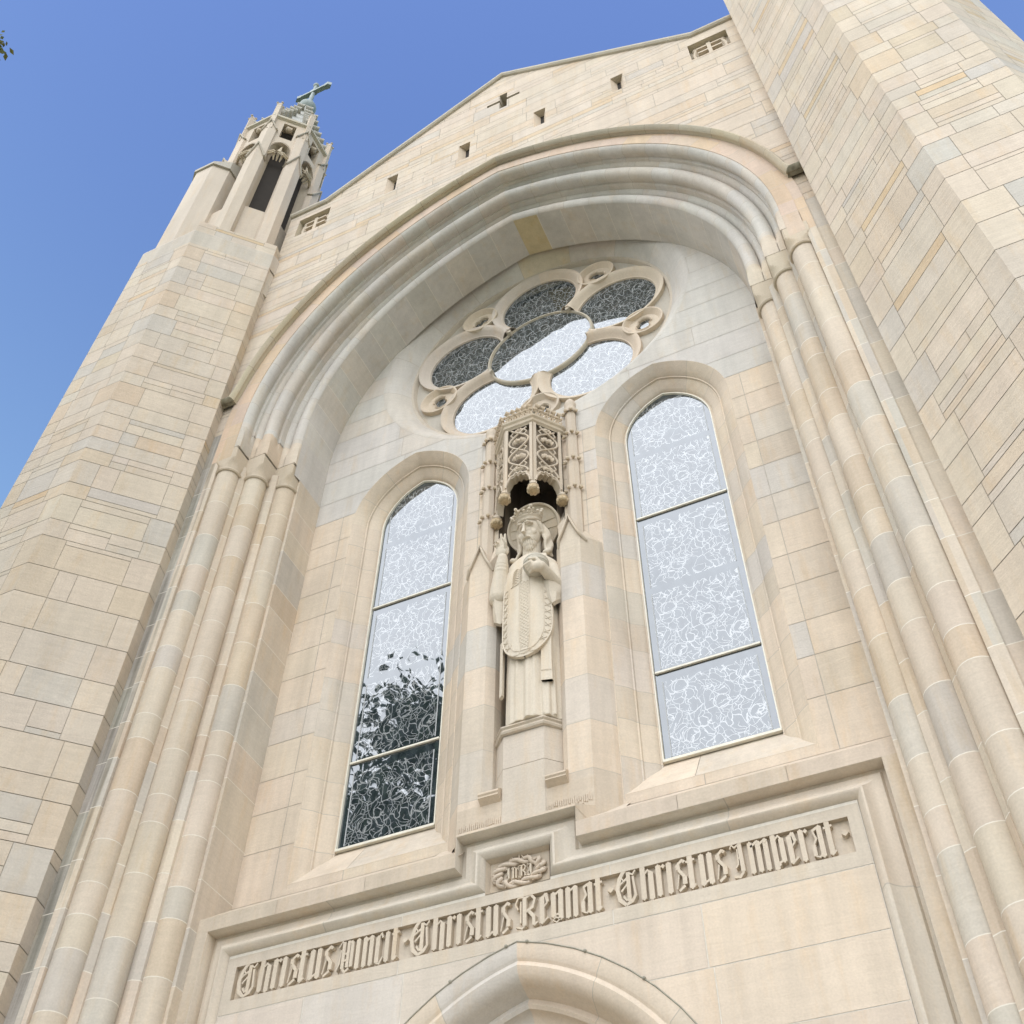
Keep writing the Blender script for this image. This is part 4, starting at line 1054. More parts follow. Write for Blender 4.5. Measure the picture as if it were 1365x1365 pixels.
for (x, y) in cv[1:5]:
    q = MB(); yy = y-.0; col_ = (.52, .40, .25)
    q.ball((x, yy, 3.56), .068, col_, sz=.85, seg=16, rings=8, lump=0)
    for k in range(8):
        t = 2*math.pi*k/8; q.ball((x+.048*math.cos(t), yy+.048*math.sin(t), 3.538), .027, (.55, .44, .29), sz=1.1, seg=7, rings=5)
    q.grid([[(x+r_*math.cos(2*math.pi*k/8), yy+r_*math.sin(2*math.pi*k/8), z) for k in range(8)] for r_, z in ((.058, 3.595), (.065, 3.605), (.05, 3.62), (.04, 3.66))], lambda a, b: cc, close=True)
    q.build('leaf_pendant', [M_CV], nic, 60)
# ================================================================ FLANKING TOWERS
bands = rough_bands(GZ, 25, 11)
def face_fr(A, B, out):
    A = Vector((A[0], A[1], 0)); B = Vector((B[0], B[1], 0)); U = (B-A).normalized(); nn = Vector((U.y, -U.x, 0))
    if nn.dot(Vector(out)) < 0: nn = -nn
    return (lambda u, v, d: A+U*u+nn*d+Vector((0, 0, v))), (B-A).length
def tower_side(mb, A, B, out, z0, z1, seed, k=.25, quoin=(.20, .34), gap=.008, dep=.009, qc=None):
    F_, L_ = face_fr(A, B, out)
    bz = [b for b in bands if z0-.5 < b < z1+.5]
    cells = random_ashlar(0, L_, bz, 'tower', quoin, seed, qc, seed > 50)
    cells = [(a, b, c, d, tuple(x*(1-k)+y*k for x, y in zip(e, (.565, .475, .365)))) for a, b, c, d, e in cells]
    tr_ = tess([(0, z0), (L_, z0), (L_, z1), (0, z1)])
    blocks(mb, tr_, cells, F_, gap, dep, 1, edges=(0, L_), gv=.0045)
TP = [(4.03, -1.40), (3.978, -1.58), (4.88, -2.485), (5.90, -2.485), (6.545, -1.84), (6.545, 1.2)]
CTR = (5.2, -.6)
for sx, ztop in ((-1, 11.06), (1, 23.0)):
    m = MB()
    for i in range(5):
        A, B = TP[i], TP[i+1]; mid = ((A[0]+B[0])/2-CTR[0], (A[1]+B[1])/2-CTR[1], 0)
        A2, B2 = (sx*A[0], A[1]), (sx*B[0], B[1]); o_ = (sx*mid[0], mid[1], 0)
        q = (.20, .34) if i in (1, 2, 3) else None
        if i == 0: q = (.02, .03)
        if sx > 0: A2, B2 = A2, B2
        zt = ztop if (sx > 0 or i < 2) else 10.35
        if i == 0: tower_side(m, A2, B2, (-sx, 0, 0), GZ, zt, 20+i, .4, None)
        else: tower_side(m, A2, B2, o_, GZ, zt, 20+i*3+(sx > 0)*40, .35 if i != 2 or sx < 0 else .2, q, .0075, .008, (sx*i, sx*(i+1)))
    m.face([(sx*p[0], p[1], (ztop-.012) if sx > 0 else 10.33) for p in TP]+[(sx*4.03, 1.2, (ztop-.012) if sx > 0 else 10.33)])
    tw = m.build('flanking_tower', [M_TW, M_MD], church, label='lower left tower that ends in an open turret' if sx < 0 else 'taller right tower that runs out of the top of the picture')
    if sx > 0:
        s_ = MB(); s_.box(6.2, 6.6, -1.6, -1.2, 20, 20.2)
# ---- setback of the left tower and its turret
tur = empty('belfry_turret', (-5.05, -1.32, 11.0), church)
OC = Vector((-5.05, -1.32, 0)); OR = .885
def ov(k, r_): a = R(22.5+45*k); return (OC.x+r_*math.cos(a), OC.y+r_*math.sin(a))
m = MB()
# washed course at the top of the square-cut tower
sc_ = [(-3.978, -1.58), (-4.88, -2.485), (-5.90, -2.485), (-6.545, -1.84), (-6.545, .6), (-3.99, .6)]
ins_ = lambda k: [(OC.x+(x-OC.x)*k, OC.y+(y-OC.y)*k) for x, y in sc_]
m.grid([[(x, y, z) for x, y in ins_(k)] for k, z in ((1.0, 10.30), (1.002, 10.72), (.99, 10.78), (.90, 11.06), (.7, 11.25))], lambda a, b: jit((.52, .46, .385), .04), close=True)
m.prism([(x*1, y) for x, y in ins_(.985)], 9.6, 10.78, (.55, .48, .39))
m.build('weathered_setback', [M_ST], tur)
for k in range(8):
    a, b = ov(k, OR), ov(k+1, OR); mid = (Vector(a)+Vector(b))/2; nn = (mid-OC.xy).normalized()
    F_, L_ = face_fr(a, b, (nn.x, nn.y, 0)); w_ = MB()
    hw = .225; mc = L_/2
    op = [(mc-hw, 12.05)]+[(mc-hw*math.cos(math.pi*i/14*1.0), 14.52+.45*math.sin(math.pi*i/14)**.9) for i in range(15)]+[(mc+hw, 12.05)]
    up = [(mc-.125, 15.22), (mc+.125, 15.22), (mc+.125, 15.92), (mc-.125, 15.92)]
    plate(w_, [(0, 10.8), (L_, 10.8), (L_, 16.08), (0, 16.08)], [op, up], 0, 0, (.555, .47, .37), fr=lambda u, v, d: F_(u, v, 0), inner_walls=False)
    for lp in (op, up):
        for i in range(len(lp)):
            p, q = lp[i], lp[(i+1) % len(lp)]; sh_ = (lambda u: mc+(u-mc)*.62) if lp is op else (lambda u: u); w_.face([F_(p[0], p[1], 0), F_(q[0], q[1], 0), F_(sh_(q[0]), q[1], -.2), F_(sh_(p[0]), p[1], -.2)], (.57, .485, .375))
    # raised splayed frame of the opening
    w_.tube([F_(u, v, .01) for u, v in op], .022, (.56, .47, .37), 5)
    wall = w_.build('turret_wall', [M_CV], tur)
    t_ = MB()   # head tracery: small half-hexagon canopy with a forked rib above
    cc = (.55, .46, .33)
    zt = 14.42
    pts = [F_(mc-hw, zt+.02, -.05), F_(mc-.08, zt, .07), F_(mc+.08, zt, .07), F_(mc+hw, zt+.02, -.05)]
    for r_, dz in ((.028, 0), (.02, -.07)): t_.tube([p+Vector((0, 0, dz)) for p in pts], r_, cc, 6)
    for q in (-1, 0, 1):
        t_.tube([F_(mc+q*.075, zt, .06-.03*abs(q)), F_(mc+q*.075, zt-.08, .01), F_(mc+q*.06, zt-.16, -.05)], [.030, .024, .010], cc, 6)
    t_.tube([F_(mc, zt, .06), F_(mc, 14.62, .0), F_(mc, 14.96, -.06)], [.03, .03, .015], cc, 6)
    for q in (-1, 1): t_.tube([F_(mc, 14.60, .02), F_(mc+q*.07, 14.68, -.05), F_(mc+q*hw, 14.62, -.08)], .018, cc, 6)
    t_.build('head_tracery', [M_CV], tur, 50)
    c_ = MB(); c_.ball(tuple(F_(mc, 15.78, -.05)), .075, (.54, .45, .34), sz=.8, seg=9, rings=6, lump=.15); c_.build('carved_boss', [M_CV], tur, 60)
    # cornice
    c_ = MB(); a2, b2 = ov(k, OR+.06), ov(k+1, OR+.06); a3, b3 = ov(k, OR), ov(k+1, OR)
    c_.grid([[(a3[0], a3[1], 16.02), (a2[0], a2[1], 16.05), (a2[0], a2[1], 16.12), (a3[0], a3[1], 16.18)], [(b3[0], b3[1], 16.02), (b2[0], b2[1], 16.05), (b2[0], b2[1], 16.12), (b3[0], b3[1], 16.18)]], lambda i, j: (.50, .45, .35))
    c_.build('cornice', [M_CV], tur)
m = MB()
core = [ov(k, .68) for k in range(8)]; m.prism(core, 10.9, 16.1); m.build('dark_interior', [M_DARK], tur)
for k in range(8):
    a = R(22.5+45*k); cx, cy = OC.x+OR*math.cos(a), OC.y+OR*math.sin(a); u = Vector((math.cos(a), math.sin(a), 0)); t = Vector((-u.y, u.x, 0))
    p = MB(); cc = jit((.56, .475, .375), .03)
    def pier(w_, d_, z0, z1, tipz, cc=cc, p=p):
        pl = [(-.06, -w_), (d_-w_*.45, -w_), (d_, -w_*.0), (d_-w_*.45, w_), (-.06, w_)]
        P3 = lambda q, z: Vector((cx, cy, z))+u*q[0]+t*q[1]
        rows = [[P3(q, z) for q in pl] for z in (z0, (z0+z1)/2, z1)]
        p.grid(rows, lambda i, j: cc, close=True)
        # gabled cap: front rises to a point, roof runs back
        n_ = len(pl); p.face([P3(q, z1) for q in pl], cc)
        p.face([P3(pl[1], z1), P3(pl[2], tipz), P3((-.06, 0), tipz+.05), P3(pl[0], z1)], (.50, .44, .35)); p.face([P3(pl[3], z1), P3(pl[2], tipz), P3((-.06, 0), tipz+.05), P3(pl[4], z1)], (.50, .44, .35))
        p.face([P3(pl[1], z1), P3(pl[2], z1), P3(pl[2], tipz)], cc); p.face([P3(pl[3], z1), P3(pl[2], z1), P3(pl[2], tipz)], cc)
        for e in (1, 3): p.tube([P3((pl[e][0]+.015, pl[e][1]*1.08), z1-.03), P3((d_+.02, 0), tipz)], .018, (.42, .37, .29), 5); p.tube([P3((pl[e][0]+.015, pl[e][1]*1.08), z1-.03), P3((-.04, pl[e][1]*1.08), z1-.01)], .018, (.42, .37, .29), 5)
    lowp = (k in (5, 7, 6, 1, 2, 3, 4, 0))
    pier(.155, .125, 10.3, 13.95, 14.42)
    pier(.135, .06, 13.9, 15.42, 15.75)
    # corner pinnacle above the cornice
    q0 = [(.055*math.cos(math.pi*(i+.5)/2)+0, .055*math.sin(math.pi*(i+.5)/2)) for i in range(4)]
    P3 = lambda q, z: Vector((cx, cy, z))+u*(q[0]-.0)+t*q[1]
    p.grid([[P3((q[0]*s_, q[1]*s_), z) for q in q0] for s_, z in ((1.35, 15.4), (1.3, 16.35), (1.3, 16.62), (1.5, 16.64), (1.2, 16.72), (.3, 16.82))], lambda i, j: cc, close=True)
    for i in range(4): p.ball(tuple(P3((q0[i][0]*1.25, q0[i][1]*1.25), 16.72)), .03, (.5, .44, .35), seg=6, rings=4)
    p.build('turret_pier', [M_CV], tur)
# big outer buttress on the free side
m = MB(); pl = [(-5.93, -1.85), (-5.93, -2.28), (-5.78, -2.42), (-5.42, -2.42), (-5.20, -2.2), (-5.20, -1.85)]
m.prism(pl, 10.3, 14.2, (.57, .49, .395), top=lambda p: 14.1+(p[1]+2.42)*.9)
m.prism([(p[0]+(-.03 if p[0] < -5.6 else .03), p[1]-.035) for p in pl], 14.0, 14.1, (.46, .42, .35), top=lambda p: 14.12+(p[1]+2.42)*.9)
m.build('turret_buttress', [M_CV], tur)
m = MB(); pl = [(-6.15, -1.0), (-6.15, -1.45), (-5.75, -1.65), (-5.6, -1.0)]
m.prism(pl, 10.3, 13.5, (.54, .47, .38)); m.build('turret_buttress', [M_CV], tur)
# spirelet
sp = MB(); prf = [(.80, 16.12), (.56, 16.7), (.42, 17.3), (.31, 17.9), (.22, 18.5), (.16, 18.9), (.12, 19.15)]
sp.grid([[(OC.x+r_*math.cos(R(22.5+45*k)), OC.y+r_*math.sin(R(22.5+45*k)), z) for k in range(8)] for r_, z in prf], lambda i, j: (.50, .49, .45), close=True)
spo = sp.build('spirelet', [M_CV], tur)
for k in range(8):
    a = R(22.5+45*k)
    for i in range(6):
        q = MB(); f_ = (i+.4)/6; z = 16.4+2.5*f_; r_ = .60*(1-f_)**1.4+.15
        c = Vector((OC.x+(r_+.07)*math.cos(a), OC.y+(r_+.07)*math.sin(a), z)); q.ball(tuple(c), .105, (.46, .43, .37), sz=.8, seg=8, rings=5, lump=.2)
        q.tube([(OC.x+(r_-.05)*math.cos(a), OC.y+(r_-.05)*math.sin(a), z-.1), tuple(c)], .035, (.47, .44, .38), 5)
        q.build('crocket', [M_CV], tur, 60)
fin = MB(); fc = (OC.x, OC.y)
fin.ball((fc[0], fc[1], 20.78), .075, seg=10, rings=6); fin.ball((fc[0], fc[1], 19.34), .20, seg=20, rings=12, sz=1.1); fin.tube([(fc[0], fc[1], 19.05), (fc[0], fc[1], 19.15)], .12, seg=10)
fin.tube([(fc[0], fc[1], 19.5), (fc[0], fc[1], 19.56)], .10, seg=12); fin.tube([(fc[0], fc[1], 19.5), (fc[0], fc[1], 20.3), (fc[0], fc[1], 20.74)], [.06, .045, .04], seg=8)
fino = fin.build('orb_finial', [M_METAL], tur, 50)
cr_ = MB(); zc = 20.35
for q in (-1, 1):
    cr_.box(min(fc[0], fc[0]+q*.31), max(fc[0], fc[0]+q*.31), fc[1]-.05, fc[1]+.05, zc-.04, zc+.04)
    e = fc[0]+q*.31
    cr_.prism([(e, fc[1]-.05), (e+q*.10, fc[1]-.06), (e+q*.17, fc[1]), (e+q*.10, fc[1]+.06), (e, fc[1]+.05)], zc-.07, zc+.07)
cr_.box(fc[0]-.06, fc[0]+.06, fc[1]-.055, fc[1]+.055, zc-.07, zc+.07); cr_.build('cross', [M_METAL], tur)
for o_ in list(bpy.data.objects):          # the turret stands a little taller
    if o_.parent is tur and o_.type == 'MESH':
        if o_.data.name.startswith(('weathered', 'turret_buttress')): continue
        for v_ in o_.data.vertices:
            z = v_.co.z
            if z > 11.3:
                k = .25 if z < 16.9 else max(-.22, .25-.47*(z-16.9)/2.2); v_.co.z = z+k*min(1, (z-11.3)/.6)
            if z > 17: v_.co.x += .10*min(1, (z-17)/2)
# ================================================================ TREES
def tree(name, base, top, crown_c, crown_r, nleaf, leafsize, seed, label, mat):
    r = random.Random(seed); root = empty(name, base)
    root['label'] = label; root['category'] = 'tree'
    tm = MB(); B = Vector(base); T = Vector(top)
    tm.tube([B, B.lerp(T, .4)+Vector((.2, .1, 0)), B.lerp(T, .75), T], [.38, .28, .16, .05], seg=9)
    cl = []
    for i in range(95):
        a = r.uniform(0, 6.28); f_ = r.uniform(.25, .95); h_ = B.lerp(T, .3+.65*f_*.9)
        d = Vector((math.cos(a), math.sin(a), r.uniform(.1, .7))); k = r.uniform(.5, 1)
        e = Vector(crown_c)+Vector((math.cos(a)*crown_r[0]*k, math.sin(a)*crown_r[1]*k, crown_r[2]*r.uniform(-1, 1)*math.sqrt(max(0, 1-k*k*.8))))
        mid = h_.lerp(e, .5)+Vector((0, 0, .3)); tm.tube([h_, mid, e], [.10, .05, .015], seg=5); cl.append((e, r.uniform(1.0, 1.8)))
        cl.append((mid, r.uniform(.4, .8)))
    tm.build('trunk', [M_BARK], root, 60)
    lv = MB()
    for i in range(nleaf):
        c, s_ = r.choice(cl); p = c+Vector((r.gauss(0, .5), r.gauss(0, .5), r.gauss(0, .36)))*s_
        u = Vector((r.gauss(0, 1), r.gauss(0, 1), r.gauss(0, .6))).normalized(); v = u.cross(Vector((r.gauss(0, 1), r.gauss(0, 1), r.gauss(0, 1)))).normalized()
        l_ = leafsize*r.uniform(.6, 1.3); lv.face([p, p+u*l_*.5+v*l_*.28, p+u*l_, p+u*l_*.5-v*l_*.28])
    lv.build('crown', [mat], root)
    return root
tree('leafy_tree', (-12.3, -14.5, GZ), (-12.0, -14.3, 12.8), (-11.2, -14.2, 6.4), (4.8, 2.8, 9.2), 230000, .26, 3, 'tall leafy tree standing opposite the front, reflected in the left lancet', M_LEAF)
# tree on the left whose twig tips just enter the frame
f0 = Vector((3.241, -7.618, -6.075))+Vector((-.552, .093, 1.032))*11.5
lt = empty('street_tree', (f0.x-4.6, f0.y-3.0, GZ)); lt['label'] = 'yellow-green tree whose twig tip shows at the upper left edge'; lt['category'] = 'tree'
tm = MB(); b0 = Vector((f0.x-4.6, f0.y-3.0, GZ)); j0 = b0+Vector((.3, .2, 9.0)); k0 = f0+Vector((-.55, -.3, -.35))
tm.tube([b0, b0.lerp(j0, .5)+Vector((.15, 0, 0)), j0, j0+Vector((.2, .1, 3.5))], [.30, .24, .16, .05], seg=9)
tm.tube([j0, j0.lerp(k0, .5)+Vector((0, 0, .5)), k0, f0+Vector((-.10, -.05, -.02))], [.11, .07, .03, .006], seg=6)
for i in range(9):
    a = 6.28*i/9; tm.tube([j0+Vector((0, 0, i*.3)), j0+Vector((-abs(math.cos(a))*1.8, math.sin(a)*2.0-.6, 1.0+i*.3))], [.07, .02], seg=5)
tm.build('trunk', [M_BARK], lt, 60)
lv = MB(); r = random.Random(8)
cl = [(j0+Vector((-abs(math.cos(6.28*i/9))*1.8, math.sin(6.28*i/9)*2.0-.6, 1.0+i*.3)), .9, 420) for i in range(9)]+[(j0.lerp(k0, .35), .4, 160), (k0+Vector((-.25, -.2, -.1)), .16, 160)]+[(j0.lerp(k0, f_)+Vector((0, 0, .25*(1-abs(2*f_-1)))), s2, 330) for f_, s2 in ((.5, .5), (.62, .45), (.72, .4), (.8, .32))]
for c, s_, n_ in cl:
    for i in range(n_):
        p = c+Vector((r.gauss(0, .5), r.gauss(0, .5), r.gauss(0, .4)))*s_
        u = Vector((r.gauss(0, 1), r.gauss(0, 1), r.gauss(0, .6))).normalized(); v = u.cross(Vector((r.gauss(0, 1), r.gauss(0, 1), r.gauss(0, 1)))).normalized(); l_ = r.uniform(.07, .13)
        lv.face([p, p+u*l_*.5+v*l_*.26, p+u*l_, p+u*l_*.5-v*l_*.26])
for i in range(120):
    p = f0+Vector((-.10+r.gauss(0, .055), r.gauss(0, .05), r.gauss(0, .075)))
    u = Vector((r.gauss(0, 1), r.gauss(0, 1), r.gauss(0, .8))).normalized(); v = u.cross(Vector((r.gauss(0, 1), r.gauss(0, 1), r.gauss(0, 1)))).normalized(); l_ = r.uniform(.05, .10)
    lv.face([p, p+u*l_*.5+v*l_*.26, p+u*l_, p+u*l_*.5-v*l_*.26])
lv.build('crown', [M_LEAF2], lt)
# ================================================================ STATUE
SX, SY = .035, -.36
st = empty('statue', (SX, SY, .455)); st['label'] = 'crowned, bearded, robed stone figure raising one hand and holding an orb, standing in the niche'; st['category'] = 'statue'
SCOL = (.62, .545, .435)
def fuse(mb, voxel, smooth_it=6, name='tmp', disp=None):
    """melt overlapping closed pieces into one continuous skin"""
    me = bpy.data.meshes.new(name); me.from_pydata([tuple(p) for p in mb.v], [], mb.f)
    bm = bmesh.new(); bm.from_mesh(me); bmesh.ops.remove_doubles(bm, verts=bm.verts, dist=1e-6)
    bmesh.ops.recalc_face_normals(bm, faces=bm.faces); bm.to_mesh(me); bm.free()
    o = bpy.data.objects.new(name, me); COL.objects.link(o)
    md = o.modifiers.new('r', 'REMESH'); md.mode = 'VOXEL'; md.voxel_size = voxel
    ms = o.modifiers.new('s', 'SMOOTH'); ms.factor = .5; ms.iterations = smooth_it
    dg = bpy.context.evaluated_depsgraph_get(); dg.update(); ne = bpy.data.meshes.new_from_object(o.evaluated_get(dg))
    bpy.data.objects.remove(o); bpy.data.meshes.remove(me)
    if disp:
        for v in ne.vertices: v.co = disp(v.co.copy())
    return ne
def finish(ne, name, parent, mat, col=SCOL):
    ne.name = name; ne.materials.clear(); ne.materials.append(mat)
    at = ne.attributes.new('blk', 'FLOAT_COLOR', 'FACE'); at.data.foreach_set('color', list(col+(1.0,))*len(ne.polygons))
    for p in ne.polygons: p.use_smooth = True
    o = bpy.data.objects.new(name, ne); COL.objects.link(o); o.parent = parent; o.matrix_parent_inverse = Matrix.Translation(-parent.location); return o
def ell(mb, c, rx, ry, rz, rot=None, seg=20, rings=14):
    rows = []
    for i in range(rings+1):
        th = math.pi*i/rings; row = []
        for j in range(seg):
            ph = 2*math.pi*j/seg; p = Vector((rx*math.sin(th)*math.cos(ph), ry*math.sin(th)*math.sin(ph), rz*math.cos(th)))
            if rot: p = rot @ p
            row.append(Vector(c)+p)
        rows.append(row)
    mb.grid(rows, close=True)
def limb(mb, pts, rad, seg=14):
    """tapered round limb with ball ends"""
    P = [Vector(p) for p in pts]
    Q = []; Rr = []
    for i in range(len(P)-1):
        n = 6
        for k in range(n): Q.append(P[i].lerp(P[i+1], k/n)); Rr.append(rad[i]*(1-k/n)+rad[i+1]*k/n)
    Q.append(P[-1]); Rr.append(rad[-1]); mb.tube(Q, Rr, seg=seg)
    ell(mb, P[0], rad[0], rad[0], rad[0], seg=12, rings=8); ell(mb, P[-1], rad[-1], rad[-1], rad[-1], seg=12, rings=8)
HC = Vector((SX+.040, SY-.10, 3.005))     # head centre
yaw = Matrix.Rotation(R(-6), 3, 'Z') @ Matrix.Rotation(R(23), 3, 'X')
HS = 1.16    # looks slightly to his right and out
hp_ = lambda x, y, z: HC+yaw @ Vector((x*HS, y*HS, z*HS))
b = MB()
# --- body: under-robe column, torso, shoulders
rows = []
def robe_r(t, z):      # t angle, 0 = +x, front = -90deg
    f_ = (z-.45)/2.1
    w_ = .265+.02*math.sin(f_*3)-.02*f_; d_ = .17+.02*(1-f_)
    w_ = .27 if z < 1.0 else .27-.0*f_
    fold = .013*math.cos(9*t+.6)+.009*math.cos(17*t+1.3)
    k = max(0, min(1, (1.75-z)/.8)); return w_+fold*k, d_+fold*k
for z in [.455+(1.75-.455)*i/26 for i in range(27)]:
    rows.append([(SX+.02+robe_r(2*math.pi*j/90, z)[0]*math.cos(2*math.pi*j/90), SY+robe_r(2*math.pi*j/90, z)[1]*math.sin(2*math.pi*j/90), z) for j in range(90)])
for z, w_, d_ in ((1.9, .265, .165), (2.1, .27, .165), (2.3, .27, .16), (2.45, .275, .155), (2.56, .262, .145), (2.61, .22, .125), (2.645, .15, .10), (2.67, .09, .08)):
    rows.append([(SX+.02+w_*math.cos(2*math.pi*j/90), SY+d_*math.sin(2*math.pi*j/90), z) for j in range(90)])
b.grid(rows, close=True, fill_caps=True)
# deep fold ridges of the robe
for x, w_, a in ((-.20, .022, 0), (-.105, .026, 0), (-.0, .02, 0), (.075, .028, 0), (.16, .024, 0), (.235, .022, 0)):
    yy = SY-.17*math.sqrt(max(.05, 1-(x/.28)**2)); b.tube([(SX+.02+x, yy+.004, .47), (SX+.02+x*.97, yy-.004, 1.0), (SX+.02+x*.9, yy, 1.55)], [w_, w_*.9, w_*.6], seg=10)
# neck and head
limb(b, [(SX+.005, SY-.01, 2.55), HC+Vector((0, .03, -.10))], [.105, .098])
ell(b, hp_(0, .02, .03), .130, .165, .185)
ell(b, hp_(0, -.05, -.06), .112, .100, .14)      # face and jaw
ell(b, hp_(0, -.088, -.150), .078, .068, .070)     # bearded chin
ell(b, hp_(0, -.108, -.190), .052, .046, .050)
b.tube([hp_(0, -.130, .045), hp_(0, -.150, .0), hp_(0, -.178, -.045), hp_(0, -.150, -.058)], [.015, .018, .024, .016], seg=10)   # nose
for s in (-1, 1):
    b.tube([hp_(s*.012, -.136, .062), hp_(s*.045, -.132, .072), hp_(s*.088, -.098, .05)], [.014, .015, .010], seg=8)    # brows
    ell(b, hp_(s*.066, -.092, -.035), .032, .028, .045)     # cheeks
    b.tube([hp_(s*.006, -.152, -.078), hp_(s*.035, -.142, -.088), hp_(s*.052, -.118, -.118)], [.015, .013, .008], seg=8)  # moustache
    ell(b, hp_(s*.118, .0, -.01), .018, .03, .045)
ell(b, hp_(0, -.136, -.112), .026, .018, .010)
# --- right arm (image left) raised in blessing
sh_r = Vector((SX-.19, SY-.03, 2.47)); el_r = Vector((-.285, SY-.10, 2.18)); wr_r = Vector((-.218, SY-.18, 2.67))
limb(b, [sh_r, el_r], [.105, .105]); limb(b, [el_r, el_r.lerp(wr_r, .45), wr_r], [.108, .088, .058])
# cuff rings
for f_, r_ in ((.62, .082), (.72, .076), (.80, .072)): b.tube([el_r.lerp(wr_r, f_), el_r.lerp(wr_r, f_+.05)], r_, seg=16)
pal_r = wr_r+Vector((.0, -.008, .11)); ell(b, pal_r, .080, .042, .092)
ell(b, pal_r+Vector((.035, -.01, -.02)), .03, .028, .05)
def finger(mb, base, d1, d2, l1, l2, r_):
    B = Vector(base); m1 = B+Vector(d1).normalized()*l1; e = m1+Vector(d2).normalized()*l2; mb.tube([B, m1, e], [r_, r_*.95, r_*.75], seg=9); ell(mb, e, r_*.8, r_*.8, r_*.8, seg=9, rings=6); ell(mb, m1, r_, r_, r_, seg=9, rings=6)
finger(b, pal_r+Vector((.026, -.005, .055)), (.12, -.1, 1), (.1, -.25, 1), 0.088, 0.077, 0.0186)
finger(b, pal_r+Vector((-.002, -.008, .06)), (.02, -.1, 1), (.0, -.3, 1), 0.094, 0.077, 0.0192)
finger(b, pal_r+Vector((-.028, -.012, .05)), (-.1, -.6, 1), (-.1, -1, -.5), 0.065, 0.053, 0.0174)
finger(b, pal_r+Vector((-.05, -.012, .03)), (-.2, -.6, .9), (-.1, -1, -.6), 0.053, 0.041, 0.0156)
finger(b, pal_r+Vector((.048, -.02, .0)), (.3, -.7, .8), (-.4, -.6, .9), 0.065, 0.053, 0.0204)
# --- left arm (image right) holding the orb
sh_l = Vector((SX+.235, SY-.03, 2.42)); el_l = Vector((SX+.315, SY-.07, 2.12)); wr_l = Vector((SX+.285, SY-.21, 2.15))
limb(b, [sh_l, el_l], [.095, .072]); limb(b, [el_l, wr_l], [.070, .058])
OB = Vector((SX+.165, SY-.265, 2.30)); OBR = .130
hd_l = OB+Vector((.055, -.085, -.120)); limb(b, [wr_l, hd_l+Vector((.03, .01, 0))], [.060, .052]); ell(b, hd_l, .080, .052, .060, Matrix.Rotation(R(25), 3, 'Y'))
for i, (dx, dz, le) in enumerate(((-.105, .02, .07), (-.085, -.012, .07), (-.06, -.035, .062), (-.03, -.05, .05))):
    base = hd_l+Vector((-.02-.0*i, -.015, -.005-i*.012)); m1 = OB+Vector((-.005+i*.008, -.93*OBR+i*.012, -.065-i*.022)); e = OB+Vector((-.090+i*.014, -.70*OBR+i*.016, -.050-i*.026))
    b.tube([base, m1, e], [.024, .021, .016], seg=9); ell(b, e, .015, .015, .015, seg=9, rings=6); ell(b, m1, .018, .018, .018, seg=9, rings=6)
b.tube([hd_l+Vector((.03, -.02, .02)), OB+Vector((.055, -.88*OBR, -.035)), OB+Vector((-.02, -1.0*OBR, -.022))], [.023, .020, .015], seg=9)
ell(b, OB+Vector((-.02, -1.0*OBR, -.022)), .015, .015, .015, seg=9, rings=6)
def face_disp(p):
    q = (yaw.transposed() @ (p-HC))/HS
    if abs(q.x) < .2 and q.y < -.045 and abs(q.z) < .235:
        k = 0
        for s in (-1, 1):
            k += .026*math.exp(-(((q.x-s*.047)/.026)**2+((q.z-.028)/.018)**2))    # eye sockets
            k -= .006*math.exp(-(((q.x-s*.047)/.018)**2+((q.z-.022)/.008)**2))    # eyeballs / lids
            k += .008*math.exp(-(((q.x-s*.045)/.018)**2+((q.z+.075)/.02)**2))
        k += .018*math.exp(-((q.x/.034)**2+((q.z+.104)/.0065)**2))                # mouth
        if q.z < -.115 and q.y < -.08: k += .005*math.sin(q.x*330)*min(1, (-.09-q.z)/.03)        # beard strands
        p = p+yaw @ Vector((0, k, 0))
    return p
body = finish(fuse(b, .006, 4, 'body', face_disp), 'body', st, M_CV)
# --- hair: long locks either side
h = MB()
ell(h, hp_(0, .045, .05), .122, .14, .14)
for s in (-1, 1):
    top_ = hp_(s*.098, -.03, .09)
    e1 = hp_(s*.126, .0, -.05); e2 = hp_(s*.13, -.03, -.15)
    e3 = (Vector((SX-.165, SY-.09, 2.66)) if s < 0 else Vector((SX+.20, SY-.07, 2.66)))
    for k in range(4):
        o_ = Vector((s*.012*k, .022*k, 0)); pts = []
        for i in range(13):
            f_ = i/12; a = top_.lerp(e1, min(1, f_*3)) if f_ < .33 else (e1.lerp(e2, (f_-.33)*3) if f_ < .66 else e2.lerp(e3, (f_-.66)*2.95))
            pts.append(a+o_+Vector((.008*math.sin(f_*14+k*1.7), -.006*math.cos(f_*11+k), 0)))
        h.tube(pts, [.014+.010*math.sin(math.pi*min(1, i/12+.1)) for i in range(13)], seg=9)
    for q in range(3): ell(h, e3+Vector((s*.01*q, -.02+.02*q, -.0+.028*q)), .038, .034, .03)
finish(fuse(h, .007, 3, 'hair'), 'hair', st, M_CV)
